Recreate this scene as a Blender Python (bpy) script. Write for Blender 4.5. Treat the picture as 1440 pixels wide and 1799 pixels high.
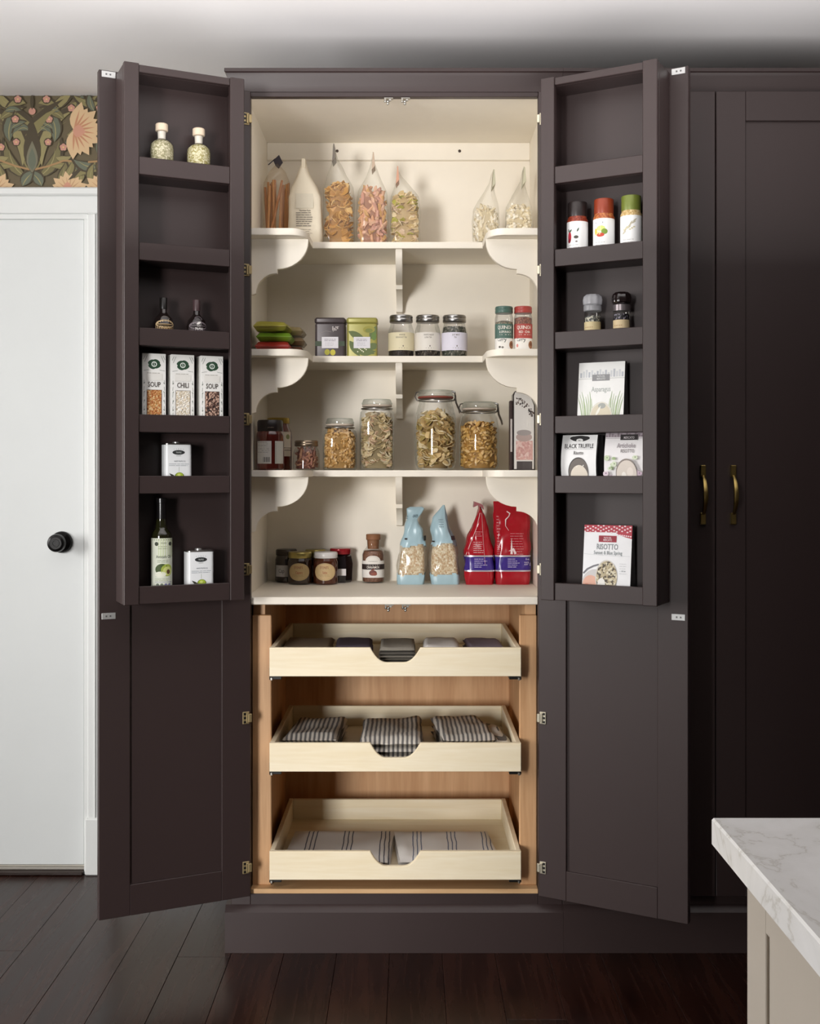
import bpy, bmesh, math, random
from mathutils import Vector, noise as mn
PI = math.pi
S = bpy.context.scene
C = S.collection
for _o in list(bpy.data.objects): bpy.data.objects.remove(_o)

# ------------------------------------------------------------------ camera
cam = bpy.data.objects.new('camera', bpy.data.cameras.new('camera'))
cam.location = (0, -3.0, 1.26); cam.rotation_euler = (PI/2, 0, 0)
cam.data.sensor_fit = 'HORIZONTAL'; cam.data.sensor_width = 36; cam.data.lens = 50
cam.data.shift_y = -69.5/1440          # shift lens: eye level sits above the middle of the frame
cam.data.clip_start = .05
C.objects.link(cam); S.camera = cam
# ------------------------------------------------------------------ ambient daylight of the open room
w = bpy.data.worlds.new('world'); S.world = w; w.use_nodes = True
w.node_tree.nodes['Background'].inputs[0].default_value = (1.0, .97, .94, 1)
w.node_tree.nodes['Background'].inputs[1].default_value = .7
# ------------------------------------------------------------------ daylight lamps from the left, plus an added uplight for the ceiling
def area(name, loc, aim, sx, sy, power, col):
    l = bpy.data.lights.new(name, 'AREA'); l.shape = 'RECTANGLE'; l.size = sx; l.size_y = sy
    l.energy = power; l.color = col
    o = bpy.data.objects.new(name, l); o.location = loc
    o.rotation_euler = (Vector(aim) - Vector(loc)).to_track_quat('-Z', 'Y').to_euler()
    C.objects.link(o); return o
area('rear_left_daylight', (-2.55, -6.4, 1.38), (-.4, 0, 1.2), 1.1, 1.75, 318, (1.0, .985, .97))
area('window_daylight', (-3.5, -1.4, 1.4), (0, -1.4, .55), 1.15, 1.25, 108, (1.0, .985, .97))
area('ceiling_fill_uplight', (.25, -1.0, 1.8), (.25, -1.0, 3.0), 2.4, 1.1, 28, (1.0, .97, .96))  # added fill lamp without a fixture, brightens the ceiling
# ------------------------------------------------------------------ view
S.view_settings.view_transform = 'Standard'; S.view_settings.look = 'None'
S.view_settings.exposure = 0.0; S.view_settings.gamma = 1; S.view_settings.use_curve_mapping = False
S.cycles.use_denoising = True
S.cycles.max_bounces = 10; S.cycles.transparent_max_bounces = 24; S.cycles.caustics_reflective = False

# ================================================================== helpers
def lin(h):
    if not isinstance(h, str): return tuple(h)
    c = [int(h[i:i+2], 16)/255 for i in (0, 2, 4)]
    return tuple(x/12.92 if x <= .04045 else ((x+.055)/1.055)**2.4 for x in c)
MC = {}
def newmat(name):
    m = bpy.data.materials.new(name); m.use_nodes = True
    return m, m.node_tree, m.node_tree.nodes['Principled BSDF']
def nd(t, typ, **kw):
    n = t.nodes.new(typ)
    for k, v in kw.items():
        if k.startswith('i_'):
            k = k[2:]; k = int(k) if k.isdigit() else k.replace('_', ' ')
            n.inputs[k].default_value = v
        else: setattr(n, k, v)
    return n
def ramp(t, fac, stops, interp='LINEAR'):
    r = t.nodes.new('ShaderNodeValToRGB'); r.color_ramp.interpolation = interp
    e = r.color_ramp.elements
    while len(e) < len(stops): e.new(.5)
    for q, (p, c) in zip(e, stops): q.position = p; q.color = (*lin(c), 1)
    t.links.new(fac, r.inputs[0]); return r.outputs[0]
def coords(t, scale=(1, 1, 1), rot=(0, 0, 0)):
    tc = t.nodes.new('ShaderNodeTexCoord'); mp = t.nodes.new('ShaderNodeMapping')
    mp.inputs['Scale'].default_value = scale; mp.inputs['Rotation'].default_value = rot
    t.links.new(tc.outputs['Object'], mp.inputs[0]); return mp.outputs[0]
def bump(t, b, h, strength=.2, dist=.002):
    n = nd(t, 'ShaderNodeBump', i_Strength=strength, i_Distance=dist)
    t.links.new(h, n.inputs['Height']); t.links.new(n.outputs[0], b.inputs['Normal'])
def M(col, rough=.55, metal=0.0, var=.06, sc=60.0, bmp=0.0, coat=0.0):
    """plain coloured surface with a little procedural mottling"""
    k = (col, rough, metal, var, sc, bmp, coat)
    if k in MC: return MC[k]
    m, t, b = newmat('surface_%d' % len(MC)); MC[k] = m
    c = lin(col); n = nd(t, 'ShaderNodeTexNoise', i_Scale=sc, i_Detail=3.0)
    t.links.new(coords(t), n.inputs['Vector'])
    mx = nd(t, 'ShaderNodeMix', data_type='RGBA')
    mx.inputs[6].default_value = (*[x*(1-var) for x in c], 1); mx.inputs[7].default_value = (*[min(1, x*(1+var)) for x in c], 1)
    t.links.new(n.outputs[0], mx.inputs[0]); t.links.new(mx.outputs[2], b.inputs['Base Color'])
    b.inputs['Roughness'].default_value = rough; b.inputs['Metallic'].default_value = metal
    b.inputs['Coat Weight'].default_value = coat
    if bmp: bump(t, b, n.outputs[0], bmp)
    return m
def mottled(name, c1, c2, c3, sc=90, rough=.6, kind='voronoi', rel=.4):
    """grains, beans, crumbs: cells of three colours with relief"""
    if name in MC: return MC[name]
    m, t, b = newmat(name); MC[name] = m
    v = nd(t, 'ShaderNodeTexVoronoi', i_Scale=sc); t.links.new(coords(t), v.inputs['Vector'])
    s = nd(t, 'ShaderNodeSeparateColor'); t.links.new(v.outputs['Color'], s.inputs[0])
    t.links.new(ramp(t, s.outputs[0], [(0, c1), (.4, c2), (.75, c3)], 'CONSTANT'), b.inputs['Base Color'])
    iv = nd(t, 'ShaderNodeMath', operation='SUBTRACT', i_0=1.0); t.links.new(v.outputs['Distance'], iv.inputs[1])
    bump(t, b, iv.outputs[0], rel, .003); b.inputs['Roughness'].default_value = rough
    return m
def clear(name, tint=(1, 1, 1), edge=(.86, .88, .86), spec=1.45, rough=.03, body=0.0, bodycol='ffffff', cap=.30):
    """thin walled glass or film: transparent body, fresnel gloss, darker rims"""
    if name in MC: return MC[name]
    m = bpy.data.materials.new(name); m.use_nodes = True; MC[name] = m; t = m.node_tree
    t.nodes.remove(t.nodes['Principled BSDF']); out = t.nodes['Material Output']
    lw = nd(t, 'ShaderNodeLayerWeight', i_Blend=.35); mx = nd(t, 'ShaderNodeMix', data_type='RGBA')
    mx.inputs[6].default_value = (*tint, 1); mx.inputs[7].default_value = (*[a*b for a, b in zip(tint, edge)], 1)
    t.links.new(lw.outputs['Facing'], mx.inputs[0])
    tr = nd(t, 'ShaderNodeBsdfTransparent'); t.links.new(mx.outputs[2], tr.inputs[0])
    gl = nd(t, 'ShaderNodeBsdfGlossy', i_Roughness=rough); fr = nd(t, 'ShaderNodeFresnel', i_IOR=spec)
    a = tr.outputs[0]
    if body:
        df = nd(t, 'ShaderNodeBsdfDiffuse'); df.inputs[0].default_value = (*lin(bodycol), 1)
        ms = nd(t, 'ShaderNodeMixShader', i_Fac=body); t.links.new(a, ms.inputs[1]); t.links.new(df.outputs[0], ms.inputs[2]); a = ms.outputs[0]
    mn_ = nd(t, 'ShaderNodeMath', operation='MINIMUM', i_1=cap); t.links.new(fr.outputs[0], mn_.inputs[0])
    ms = nd(t, 'ShaderNodeMixShader'); t.links.new(mn_.outputs[0], ms.inputs[0])
    t.links.new(a, ms.inputs[1]); t.links.new(gl.outputs[0], ms.inputs[2]); t.links.new(ms.outputs[0], out.inputs[0])
    return m
def wood(name, c1, c2, axis='Z', sc=1.0, rough=.5, rel=.05):
    if name in MC: return MC[name]
    m, t, b = newmat(name); MC[name] = m
    s = {'Z': (9, 9, .7), 'X': (.7, 9, 9), 'Y': (9, .7, 9)}[axis]
    co = coords(t, tuple(q*sc for q in s))
    n = nd(t, 'ShaderNodeTexNoise', i_Scale=2.2, i_Detail=6.0, i_Distortion=1.2); t.links.new(co, n.inputs['Vector'])
    n2 = nd(t, 'ShaderNodeTexNoise', i_Scale=16.0, i_Detail=4.0); t.links.new(co, n2.inputs['Vector'])
    ad = nd(t, 'ShaderNodeMath', operation='MULTIPLY_ADD', i_1=.35); t.links.new(n2.outputs[0], ad.inputs[0]); t.links.new(n.outputs[0], ad.inputs[2])
    t.links.new(ramp(t, ad.outputs[0], [(.42, c1), (.9, c2)]), b.inputs['Base Color'])
    bump(t, b, n2.outputs[0], rel); b.inputs['Roughness'].default_value = rough
    return m
def stripes(name, base, stops, period, axis=0, wob=.004):
    """woven cloth with stripes across one axis; stops = constant ramp over one period"""
    if name in MC: return MC[name]
    m, t, b = newmat(name); MC[name] = m
    co = coords(t); n = nd(t, 'ShaderNodeTexNoise', i_Scale=14.0, i_Detail=2.0); t.links.new(co, n.inputs['Vector'])
    sp = nd(t, 'ShaderNodeSeparateXYZ'); t.links.new(co, sp.inputs[0])
    a = nd(t, 'ShaderNodeMath', operation='MULTIPLY_ADD', i_1=wob); t.links.new(n.outputs[0], a.inputs[0]); t.links.new(sp.outputs[axis], a.inputs[2])
    d = nd(t, 'ShaderNodeMath', operation='DIVIDE', i_1=period); t.links.new(a.outputs[0], d.inputs[0])
    f = nd(t, 'ShaderNodeMath', operation='FRACT'); t.links.new(d.outputs[0], f.inputs[0])
    t.links.new(ramp(t, f.outputs[0], stops, 'CONSTANT'), b.inputs['Base Color'])
    wv = nd(t, 'ShaderNodeTexNoise', i_Scale=420.0, i_Detail=2.0); t.links.new(co, wv.inputs['Vector'])
    bump(t, b, wv.outputs[0], .35, .001); b.inputs['Roughness'].default_value = .9
    return m

WS = set()                                  # parents whose parts are measured in room coordinates
class MB:
    """collects geometry, then builds ONE mesh object"""
    def __init__(s): s.v = []; s.f = []; s.mi = []
    def add(s, vs, fs, mi=0):
        o = len(s.v); s.v += [tuple(p) for p in vs]; s.f += [[i+o for i in q] for q in fs]
        s.mi += (list(mi) if isinstance(mi, (list, tuple)) else [mi]*len(fs)); return s
    def box(s, x0, x1, y0, y1, z0, z1, bev=.0015, mi=0, fn=None):
        x0, x1 = min(x0, x1), max(x0, x1); y0, y1 = min(y0, y1), max(y0, y1); z0, z1 = min(z0, z1), max(z0, z1)
        bm = bmesh.new(); bmesh.ops.create_cube(bm, size=1)
        for v in bm.verts: v.co = ((x0+x1)/2+v.co.x*(x1-x0), (y0+y1)/2+v.co.y*(y1-y0), (z0+z1)/2+v.co.z*(z1-z0))
        if bev: bmesh.ops.bevel(bm, geom=bm.edges[:], offset=min(bev, .45*min(x1-x0, y1-y0, z1-z0)), segments=1, affect='EDGES')
        return s.take(bm, mi, fn)
    def take(s, bm, mi=0, fn=None):
        bm.verts.index_update(); vs = [tuple(v.co) for v in bm.verts]
        if fn: vs = [fn(*p) for p in vs]
        s.add(vs, [[v.index for v in f.verts] for f in bm.faces], mi); bm.free(); return s
    def prism(s, pts, a0, a1, axis='Y', mi=0, bev=0):
        """outline pts extruded along an axis; pts are (x,z) for Y, (y,z) for X, (x,y) for Z"""
        def P(p, a): return {'Y': (p[0], a, p[1]), 'X': (a, p[0], p[1]), 'Z': (p[0], p[1], a)}[axis]
        n = len(pts); bm = bmesh.new()
        A = [bm.verts.new(P(p, a0)) for p in pts]; B = [bm.verts.new(P(p, a1)) for p in pts]
        fa = bm.faces.new(A); fb = bm.faces.new(B[::-1])
        for i in range(n): bm.faces.new((A[i], B[i], B[(i+1) % n], A[(i+1) % n]))
        bmesh.ops.recalc_face_normals(bm, faces=bm.faces[:])
        if bev:
            ed = [e for e in bm.edges if all(f in (fa, fb) or True for f in e.link_faces) and (fa in e.link_faces or fb in e.link_faces)]
            bmesh.ops.bevel(bm, geom=ed, offset=bev, segments=2, affect='EDGES')
        return s.take(bm, mi)
    def rings(s, rs, mi=0, capb=True, capt=True, closed=True, mfun=None):
        n = len(rs[0]); o = len(s.v)
        for r in rs: s.v += [tuple(p) for p in r]
        for j in range(len(rs)-1):
            for i in range(n if closed else n-1):
                k = (i+1) % n
                s.f.append([o+j*n+i, o+j*n+k, o+(j+1)*n+k, o+(j+1)*n+i]); s.mi.append(mfun(j, i) if mfun else mi)
        if capb: s.f.append([o+i for i in range(n)][::-1]); s.mi.append(mfun(0, 0) if mfun else mi)
        if capt: s.f.append([o+(len(rs)-1)*n+i for i in range(n)]); s.mi.append(mfun(len(rs)-2, 0) if mfun else mi)
        return s
    def lathe(s, prof, seg=28, cx=0, cy=0, z0=0, mi=0, capb=True, capt=True, sq=2.0, mfun=None):
        rs = []
        for r, z in prof:
            rs.append([sup(cx, cy, r, r, 2*PI*i/seg, sq)+(z+z0,) for i in range(seg)])
        return s.rings(rs, mi, capb, capt, mfun=mfun)
    def tube(s, path, r, seg=8, mi=0, rb=None):
        rs = []; up = Vector((.13, .31, .94))
        for i, p in enumerate(path):
            a = Vector(path[max(0, i-1)]); b = Vector(path[min(len(path)-1, i+1)]); d = (b-a).normalized()
            u = d.cross(up if abs(d.dot(up)) < .95 else Vector((1, 0, 0))).normalized(); v = d.cross(u)
            R = r[i] if isinstance(r, (list, tuple)) else r
            rs.append([Vector(p)+(u*math.cos(2*PI*k/seg)+v*math.sin(2*PI*k/seg))*R for k in range(seg)])
        return s.rings(rs, mi)
    def build(s, name, mats, parent=None, recenter=True, sharp=35, kind=None, label=None, loc=None):
        me = bpy.data.meshes.new(name)
        if not isinstance(mats, (list, tuple)): mats = [mats]
        vs = s.v; L = Vector((0, 0, 0))
        if recenter and vs:
            L = Vector(((min(p[0] for p in vs)+max(p[0] for p in vs))/2, (min(p[1] for p in vs)+max(p[1] for p in vs))/2, min(p[2] for p in vs)))
            vs = [(p[0]-L.x, p[1]-L.y, p[2]-L.z) for p in vs]
        me.from_pydata(vs, [], s.f); 
        for m in mats: me.materials.append(m)
        me.polygons.foreach_set('material_index', s.mi)
        me.polygons.foreach_set('use_smooth', [True]*len(me.polygons))
        me.update(); me.set_sharp_from_angle(angle=math.radians(sharp))
        o = bpy.data.objects.new(name, me); C.objects.link(o); o.location = L if loc is None else loc
        if parent is not None:
            o.parent = parent
            if parent.name in WS: o.location = o.location - parent.location
        if kind: o['kind'] = kind
        if label: o['label'] = label
        return o
def sup(cx, cy, a, b, t, e=2.0):
    c, n = math.cos(t), math.sin(t)
    return (cx+a*math.copysign(abs(c)**(2/e), c), cy+b*math.copysign(abs(n)**(2/e), n))
def tag(o, label, cat, group=None):
    o['label'] = label; o['category'] = cat
    if group: o['group'] = group
    return o
def thing(name, label, cat, loc, rz=0.0, group=None, ws=False):
    o = bpy.data.objects.new(name, None); o.empty_display_size = .05; C.objects.link(o)
    o.location = loc; o.rotation_euler = (0, 0, rz)
    if ws: WS.add(o.name)
    return tag(o, label, cat, group)
def struct(o): o['kind'] = 'structure'; WS.add(o.name); return o
def X(px, y): return (px-720)*.0005*(3+y)           # true position of a measured point at depth y
def Z(py, y): return 1.26-(py-830)*.0005*(3+y)
TX = {}
def text_geo(s):
    if s not in TX:
        cu = bpy.data.curves.new('t', 'FONT'); cu.body = s; cu.size = 1; cu.resolution_u = 2; cu.offset = .012
        ob = bpy.data.objects.new('t', cu); me = bpy.data.meshes.new_from_object(ob)
        vs = [(v.co.x, v.co.y) for v in me.vertices]; fs = [list(p.vertices) for p in me.polygons]
        bpy.data.objects.remove(ob); bpy.data.curves.remove(cu); bpy.data.meshes.remove(me)
        xs = [v[0] for v in vs]; TX[s] = ([(x-(min(xs)+max(xs))/2, y/.7) for x, y in vs], fs, (max(xs)-min(xs)))
    return TX[s]
class Print:
    """flat print (lettering, pictures) laid on a surface given by mapf(u, v, lift)"""
    def __init__(s, mapf): s.v = []; s.f = []; s.m = []; s.mats = []; s.n = 0; s.map = mapf; s.lim = None; s.step = .00002; s.nv = 1
    def _mi(s, m):
        m = M(m, .6, 0, .03) if isinstance(m, str) else m
        if m not in s.mats: s.mats.append(m)
        return s.mats.index(m)
    def raw(s, vs, fs, m):
        if s.lim: a, b, c, d = s.lim; vs = [(min(b, max(a, u)), min(d, max(c, v))) for u, v in vs]
        s.n += 1; o = len(s.v); l = .0003+s.n*s.step; k = s._mi(m)
        s.v += [s.map(u, v, l) for u, v in vs]; s.f += [[i+o for i in f] for f in fs]; s.m += [k]*len(fs); return s
    def strip(s, us, lo, hi, m):
        n = len(us); q = s.nv; vs = [(u, a+(b-a)*j/q) for j in range(q+1) for u, a, b in zip(us, lo, hi)]
        return s.raw(vs, [[j*n+i, j*n+i+1, j*n+n+i+1, j*n+n+i] for j in range(q) for i in range(n-1)], m)
    def rect(s, u0, v0, u1, v1, m, n=8, nv=1):
        for j in range(nv):
            a, b = v0+(v1-v0)*j/nv, v0+(v1-v0)*(j+1)/nv
            us = [u0+(u1-u0)*i/n for i in range(n+1)]; s.strip(us, [a]*(n+1), [b]*(n+1), m); s.n -= 1
        s.n += 1; return s
    def ell(s, cu, cv, a, b, m, n=12, e=2.0):
        us = []; h = []
        for i in range(n+1):
            t = -math.cos(PI*i/n); us.append(cu+a*t); h.append(b*max(0, 1-abs(t)**e)**(1/e))
        return s.strip(us, [cv-q for q in h], [cv+q for q in h], m)
    def poly(s, pts, m): return s.raw(pts, [list(range(len(pts)))], m)
    def line(s, pts, w, m):
        vs = []; 
        for i, p in enumerate(pts):
            a = pts[max(0, i-1)]; b = pts[min(len(pts)-1, i+1)]; dx, dy = b[0]-a[0], b[1]-a[1]; L = math.hypot(dx, dy) or 1
            ww = w[i] if isinstance(w, (list, tuple)) else w
            vs += [(p[0]-dy/L*ww/2, p[1]+dx/L*ww/2), (p[0]+dy/L*ww/2, p[1]-dx/L*ww/2)]
        return s.raw(vs, [[2*i, 2*i+1, 2*i+3, 2*i+2] for i in range(len(pts)-1)], m)
    def leaf(s, u, v, L, wd, ang, m, bend=0.0):
        pts = []; W = []
        for i in range(7):
            t = i/6; a = ang+bend*t; pts.append((u+L*t*math.cos(a), v+L*t*math.sin(a))); W.append(wd*math.sin(PI*min(1, max(.02, t**.8)))+1e-5)
        return s.line(pts, W, m)
    def text(s, t, cu, cv, h, m, maxw=None):
        vs, fs, wd = text_geo(t); k = h; kx = h if not maxw else min(h, maxw/wd)
        return s.raw([(cu+x*kx, cv+y*k) for x, y in vs], fs, m)
    def rows(s, u0, u1, vt, n, dv, h, m, seed=1, frac=.75):
        """lines of small print"""
        r = random.Random(seed)
        for i in range(n):
            a = u0
            end = u0+(u1-u0)*(r.uniform(frac, 1))
            while a < end-.001:
                b = min(end, a+r.uniform(.15, .4)*(u1-u0)); s.rect(a, vt-i*dv-h, b-.0008, vt-i*dv, m, 2); s.n -= 1; a = b+.0006
        s.n += 1; return s
    def build(s, name, parent, label=None):
        b = MB(); b.v = s.v; b.f = s.f; b.mi = s.m
        return b.build(name, s.mats, parent, label=label)
def flat(y0, x0=0.0, z0=0.0): return lambda u, v, l: (x0+u, y0-l, z0+v)
def cyl(r, cx=0, cy=0, z0=0.0): return lambda u, v, l: (cx+(r+l)*math.sin(u/r), cy-(r+l)*math.cos(u/r), z0+v)

# shared materials
DARK = M('342827', .42, 0, .03, 30, .03)
CREAM = M('f0e8d9', .5, 0, .02, 25, .02)
WHITE = M('dddfdd', .4, 0, .015, 20, .01)
CEIL = M('eeecec', .9, 0, .015, 8, .02)
METAL = M('b9b6ae', .3, 1.0, .1, 80)
NICKEL = M('d9d2bd', .35, .85, .06, 80)
BRASS = M('a99258', .32, 1.0, .1, 40)
BLACK = M('141313', .35, 0, .1, 60)
MAPLE = wood('maple_drawer', 'e6d6b4', 'f1e6cd', 'X', 1.2, .45, .03)
BIRCH = wood('birch_panel', 'b98a5e', 'd9ae82', 'Z', .8, .5, .04)
GLASS = clear('jar_glass')
FILM = clear('clear_film', (.985, .985, .975), (.93, .93, .92), 1.35, .16, .05, 'efe9dc', .14)

# ================================================================== the setting
WY = .585                                   # plane of the back wall
b = MB(); b.box(-3.46, 2.5, WY, WY+.1, 0, 2.46, 0)
wall_back = struct(b.build('wall_back', M('d8d2c6', .8, 0, .02, 12)))
b = MB(); b.box(-3.46, 2.5, -3.45, WY+.1, 2.4466, 2.54, 0); struct(b.build('ceiling', CEIL))
b = MB(); b.box(-3.46, 2.5, -5.6, WY+.1, -.06, -.012, 0); floor = struct(b.build('floor', M('1c110d', .5)))
# planks of the dark floor, running towards the back wall
def plank_mat(i):
    m, t, bb = newmat('walnut_plank_%d' % i); r = random.Random(i)
    k = r.uniform(.8, 1.25); co = coords(t, (14, .9, 14))
    n = nd(t, 'ShaderNodeTexNoise', i_Scale=2.5, i_Detail=7.0, i_Distortion=1.0); t.links.new(co, n.inputs['Vector'])
    t.links.new(ramp(t, n.outputs[0], [(.3, tuple(q*k for q in (.008, .0022, .0014))), (.75, tuple(q*k for q in (.026, .0085, .005)))]), bb.inputs['Base Color'])
    bump(t, bb, n.outputs[0], .08); rr = nd(t, 'ShaderNodeMapRange', i_3=.17, i_4=.36); t.links.new(n.outputs[0], rr.inputs[0]); t.links.new(rr.outputs[0], bb.inputs['Roughness']); bb.inputs['Specular IOR Level'].default_value = .26; return m
PM = [plank_mat(i) for i in range(5)]
rp = random.Random(5); xx = -2.4
while xx < 1.7:
    wd = .138; yy = WY-rp.uniform(.5, 1.6); y1 = WY
    while y1 > -3.3:
        q = MB(); q.box(xx+.0004, xx+wd-.0004, yy+.0004, y1-.0004, -.0125, -rp.uniform(0, .0004), .0007)
        q.build('floor_plank', PM[rp.randrange(5)], floor); y1 = yy; yy -= rp.uniform(1.2, 2.0)
    xx += wd
# the rest of the room, out of the frame: a window in the left wall, an invented opening in the rear wall that shapes the main daylight
PAINT = M('dedad2', .8, 0, .02, 12)
wl = MB(); y0, y1, z0, z1 = -2.0, -.8, .75, 2.05
for a in ((-3.45, y0, 0, 2.46), (y1, WY, 0, 2.46), (y0, y1, 0, z0), (y0, y1, z1, 2.46)): wl.box(-3.46, -3.36, *a, 0)
struct(wl.build('wall_left', PAINT))
wn = MB()
for a in ((y0, y0+.05, z0, z1), (y1-.05, y1, z0, z1), (y0, y1, z0, z0+.05), (y0, y1, z1-.05, z1), ((y0+y1)/2-.02, (y0+y1)/2+.02, z0, z1)): wn.box(-3.44, -3.38, *a)
struct(wn.build('window_1', WHITE))
wr = MB(); JX = -1.06
JL = -1.9
wr.box(JX, 2.5, -3.45, -3.3, 0, 2.46, 0); wr.box(-3.36, JL, -3.45, -3.3, 0, 2.46, 0); wr.box(JL, JX, -3.45, -3.3, 2.2, 2.46, 0)  # unseen wall, jambs placed to shade the tall cabinet and trim the white door
DUSK = M('4a4340', .8, 0, .02, 12)  # dark tone chosen so the unseen walls bounce little light
struct(wr.build('wall_rear', DUSK))
q = MB(); q.box(2.4, 2.5, -3.3, WY, 0, 2.46, 0); struct(q.build('wall_right', DUSK))

# ---- wallpaper above the door: printed leaves and blossoms, mirrored left and right
zt, zb = 2.4466, 2.151
pw = Print(flat(WY-.0004)); pw.step = .000004
G = ['6d653f', '7c7348', '8a8054']; DK = '40351f'; GR = '5d6250'; PK = 'b98674'; CR = 'c9aa82'
pw.rect(-2.3, zb-.02, -.93, zt, '5c5036', 2)
pw.rect(-2.3, zb-.02, -2.2, zb, '5c5036', 2)
def bloom(u, v, R, a0, a1, n, m1, m2, ang=0):
    for i in range(n):
        t = a0+(a1-a0)*(i+.5)/n; pw.leaf(u, v, R*(1-.12*(i % 2)), R*.5, t, m1)
    for i in range(n):
        t = a0+(a1-a0)*(i+.5)/n; pw.leaf(u, v, R*.72, R*.07, t, m2)
    pw.leaf(u-.004, v, R*.45, R*.42, (a0+a1)/2, 'c08a72')
def motif(cx, sg):
    def L(u, v, ln, w, a, m, bd=0):
        if sg < 0: a = PI-a; bd = -bd
        pw.leaf(cx+sg*u, v, ln*1.12, w*1.35, a, DK, bd); pw.leaf(cx+sg*u, v, ln, w, a, m, bd)
        pw.leaf(cx+sg*u, v, ln*.8, w*.12, a, '8f8658', bd)
    def F(u, v, r):
        pw.ell(cx+sg*u, v, r*1.35, r*1.35, DK, 8)
        for k in range(5): pw.ell(cx+sg*u+r*.55*math.cos(k*1.257+.3), v+r*.55*math.sin(k*1.257+.3), r*.52, r*.52, PK, 6)
        pw.ell(cx+sg*u, v, r*.25, r*.25, 'd0b070', 6)
    B = zb
    L(.008, B+.05, .23, .034, 1.2, G[1], .8); L(.03, B+.075, .2, .03, 1.75, G[2], -.7); L(.02, B+.04, .13, .03, .45, G[0], .6)
    L(.06, B+.07, .15, .03, .25, G[1], -.5); L(.05, B+.25, .12, .026, .35, G[2], .5); L(.07, B+.15, .1, .03, 1.3, GR, .4)
    L(.1, B+.13, .09, .028, .9, GR, -.5); L(.13, B+.07, .08, .026, -.2, GR, .5); L(.1, B+.22, .08, .024, 2.3, G[0], .4)
    L(.012, B+.185, .05, .02, 1.0, GR, -1.2); L(.03, B+.01, .06, .03, 1.9, GR, .3); L(.12, B+.27, .09, .022, -.3, G[1], .6)
    L(.14, B+.245, .06, .02, .9, GR, .4); L(.08, B+.02, .07, .026, .8, G[0], .4); L(.15, B+.02, .06, .02, 1.2, G[1], .5)
    L(.085, B+.245, .05, .018, 2.6, GR, .5); L(.1, B+.04, .06, .02, .5, G[1], .6); L(.03, B+.2, .05, .018, .3, G[0], .8); L(.075, B+.1, .05, .018, -.5, G[2], .6); L(.13, B+.11, .05, .018, 1.9, GR, -.4); L(.065, B+.19, .05, .017, 2.2, GR, .5); L(.11, B+.17, .05, .018, .1, G[1], .7); L(.02, B+.27, .06, .02, .4, G[1], -.6)
    F(.053, B+.22, .011); F(.05, B+.148, .010); F(.045, B+.283, .011); F(.098, B+.132, .011); F(.123, B+.255, .011)
    aa = 0 if sg > 0 else PI
    bloom(cx+sg*.115, B-.004, .062, .15, PI-.15, 8, CR, 'b5906a')
    pw.line([(cx+sg*.0, B+.06), (cx+sg*.05, B+.072), (cx+sg*.1, B+.09), (cx+sg*.16, B+.085)], .006, '9c7a50')
for k in range(-3, 2):
    cx = -1.188+k*.336
    motif(cx, 1); motif(cx, -1)
    pw.leaf(cx, zb+.05, .17, .055, PI/2, DK); pw.leaf(cx, zb+.052, .1, .036, PI/2, '6e6a55'); pw.leaf(cx, zb+.06, .07, .024, PI/2, GR)
    pw.ell(cx, zb+.245, .011, .011, PK, 8); pw.leaf(cx, zb+.25, .06, .012, PI/2, DK)
for k in range(-3, 2): bloom(-1.188+k*.336+.132, zb+.185, .092, -1.75, 1.45, 11, CR, 'b5805f')
def clip_print():
    # keep the print between casing top and ceiling
    pw.v = [(min(-.94, max(-2.3, x)), y, min(zt-.0005, max(zb-.001, z))) for x, y, z in pw.v]
clip_print()
pw.build('wallpaper', wall_back)

# ---- the white door, its casing and knob
dy = WY
cs = MB(); x1 = -1.0217; x0 = x1-.80
def casing(mb, a, bb, c, d, horiz=False):
    mb.box(a, bb, dy-.022, dy, c, d, .003)
cs.box(x1-.0, x1+.012, dy-.016, dy+.0, .0, 2.0544, .001)                         # jamb bead
cs.box(x0-.012, x0, dy-.016, dy, .0, 2.0544, .001)
casing(cs, x1+.012, x1+.088, .175, 2.07); casing(cs, x0-.088, x0-.012, .175, 2.07)
for sx in (x1+.034, x1+.072): cs.box(sx, sx+.005, dy-.026, dy-.02, .18, 2.07, .002)
cs.box(x1+.006, x1+.094, dy-.03, dy, 0, .178, .004); cs.box(x0-.094, x0-.006, dy-.03, dy, 0, .178, .004)  # plinth blocks
cs.box(x0-.088, x1+.088, dy-.022, dy, 2.07, 2.128, .003)
cs.box(x0-.1, x1+.1, dy-.034, dy, 2.125, 2.151, .005)
cs.box(x0-.012, x1+.012, dy-.016, dy, 2.0545, 2.072, .001)
struct(cs.build('trim_1', WHITE))
dl = MB(); dl.box(x0+.002, x1-.002, dy-.008, dy+.03, .027, 2.0557, .002)
door1 = struct(dl.build('door_1', M('d9dcdb', .42, 0, .02, 8, .02)))
th = MB(); th.box(x0, x1, dy-.03, dy, 0, .013, .003, 0); th.box(x0, x1, dy-.014, dy, .013, .021, .002, 1); struct(th.build('trim_2', [M('24160f', .4), M('a39e96', .4, .4)]))
kx, kz = X(110, WY), Z(952, WY)
kb = MB(); kprof = [(.001, 0), (.034, 0), (.034, .006), (.031, .012), (.020, .018), (.014, .024), (.014, .034), (.022, .040), (.028, .048), (.0285, .056), (.026, .064), (.019, .067), (.0185, .0655), (.0125, .0655), (.012, .068), (.0085, .068), (.008, .066), (.001, .066)]
kr = [[(kx+r*math.cos(2*PI*i/28), dy-.008-d, kz+r*math.sin(2*PI*i/28)) for i in range(28)] for r, d in kprof]
kb.rings(kr); kb.build('door_knob', M('1b1a1a', .28, .6, .1, 40), door1, label='round matt black knob')
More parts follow.
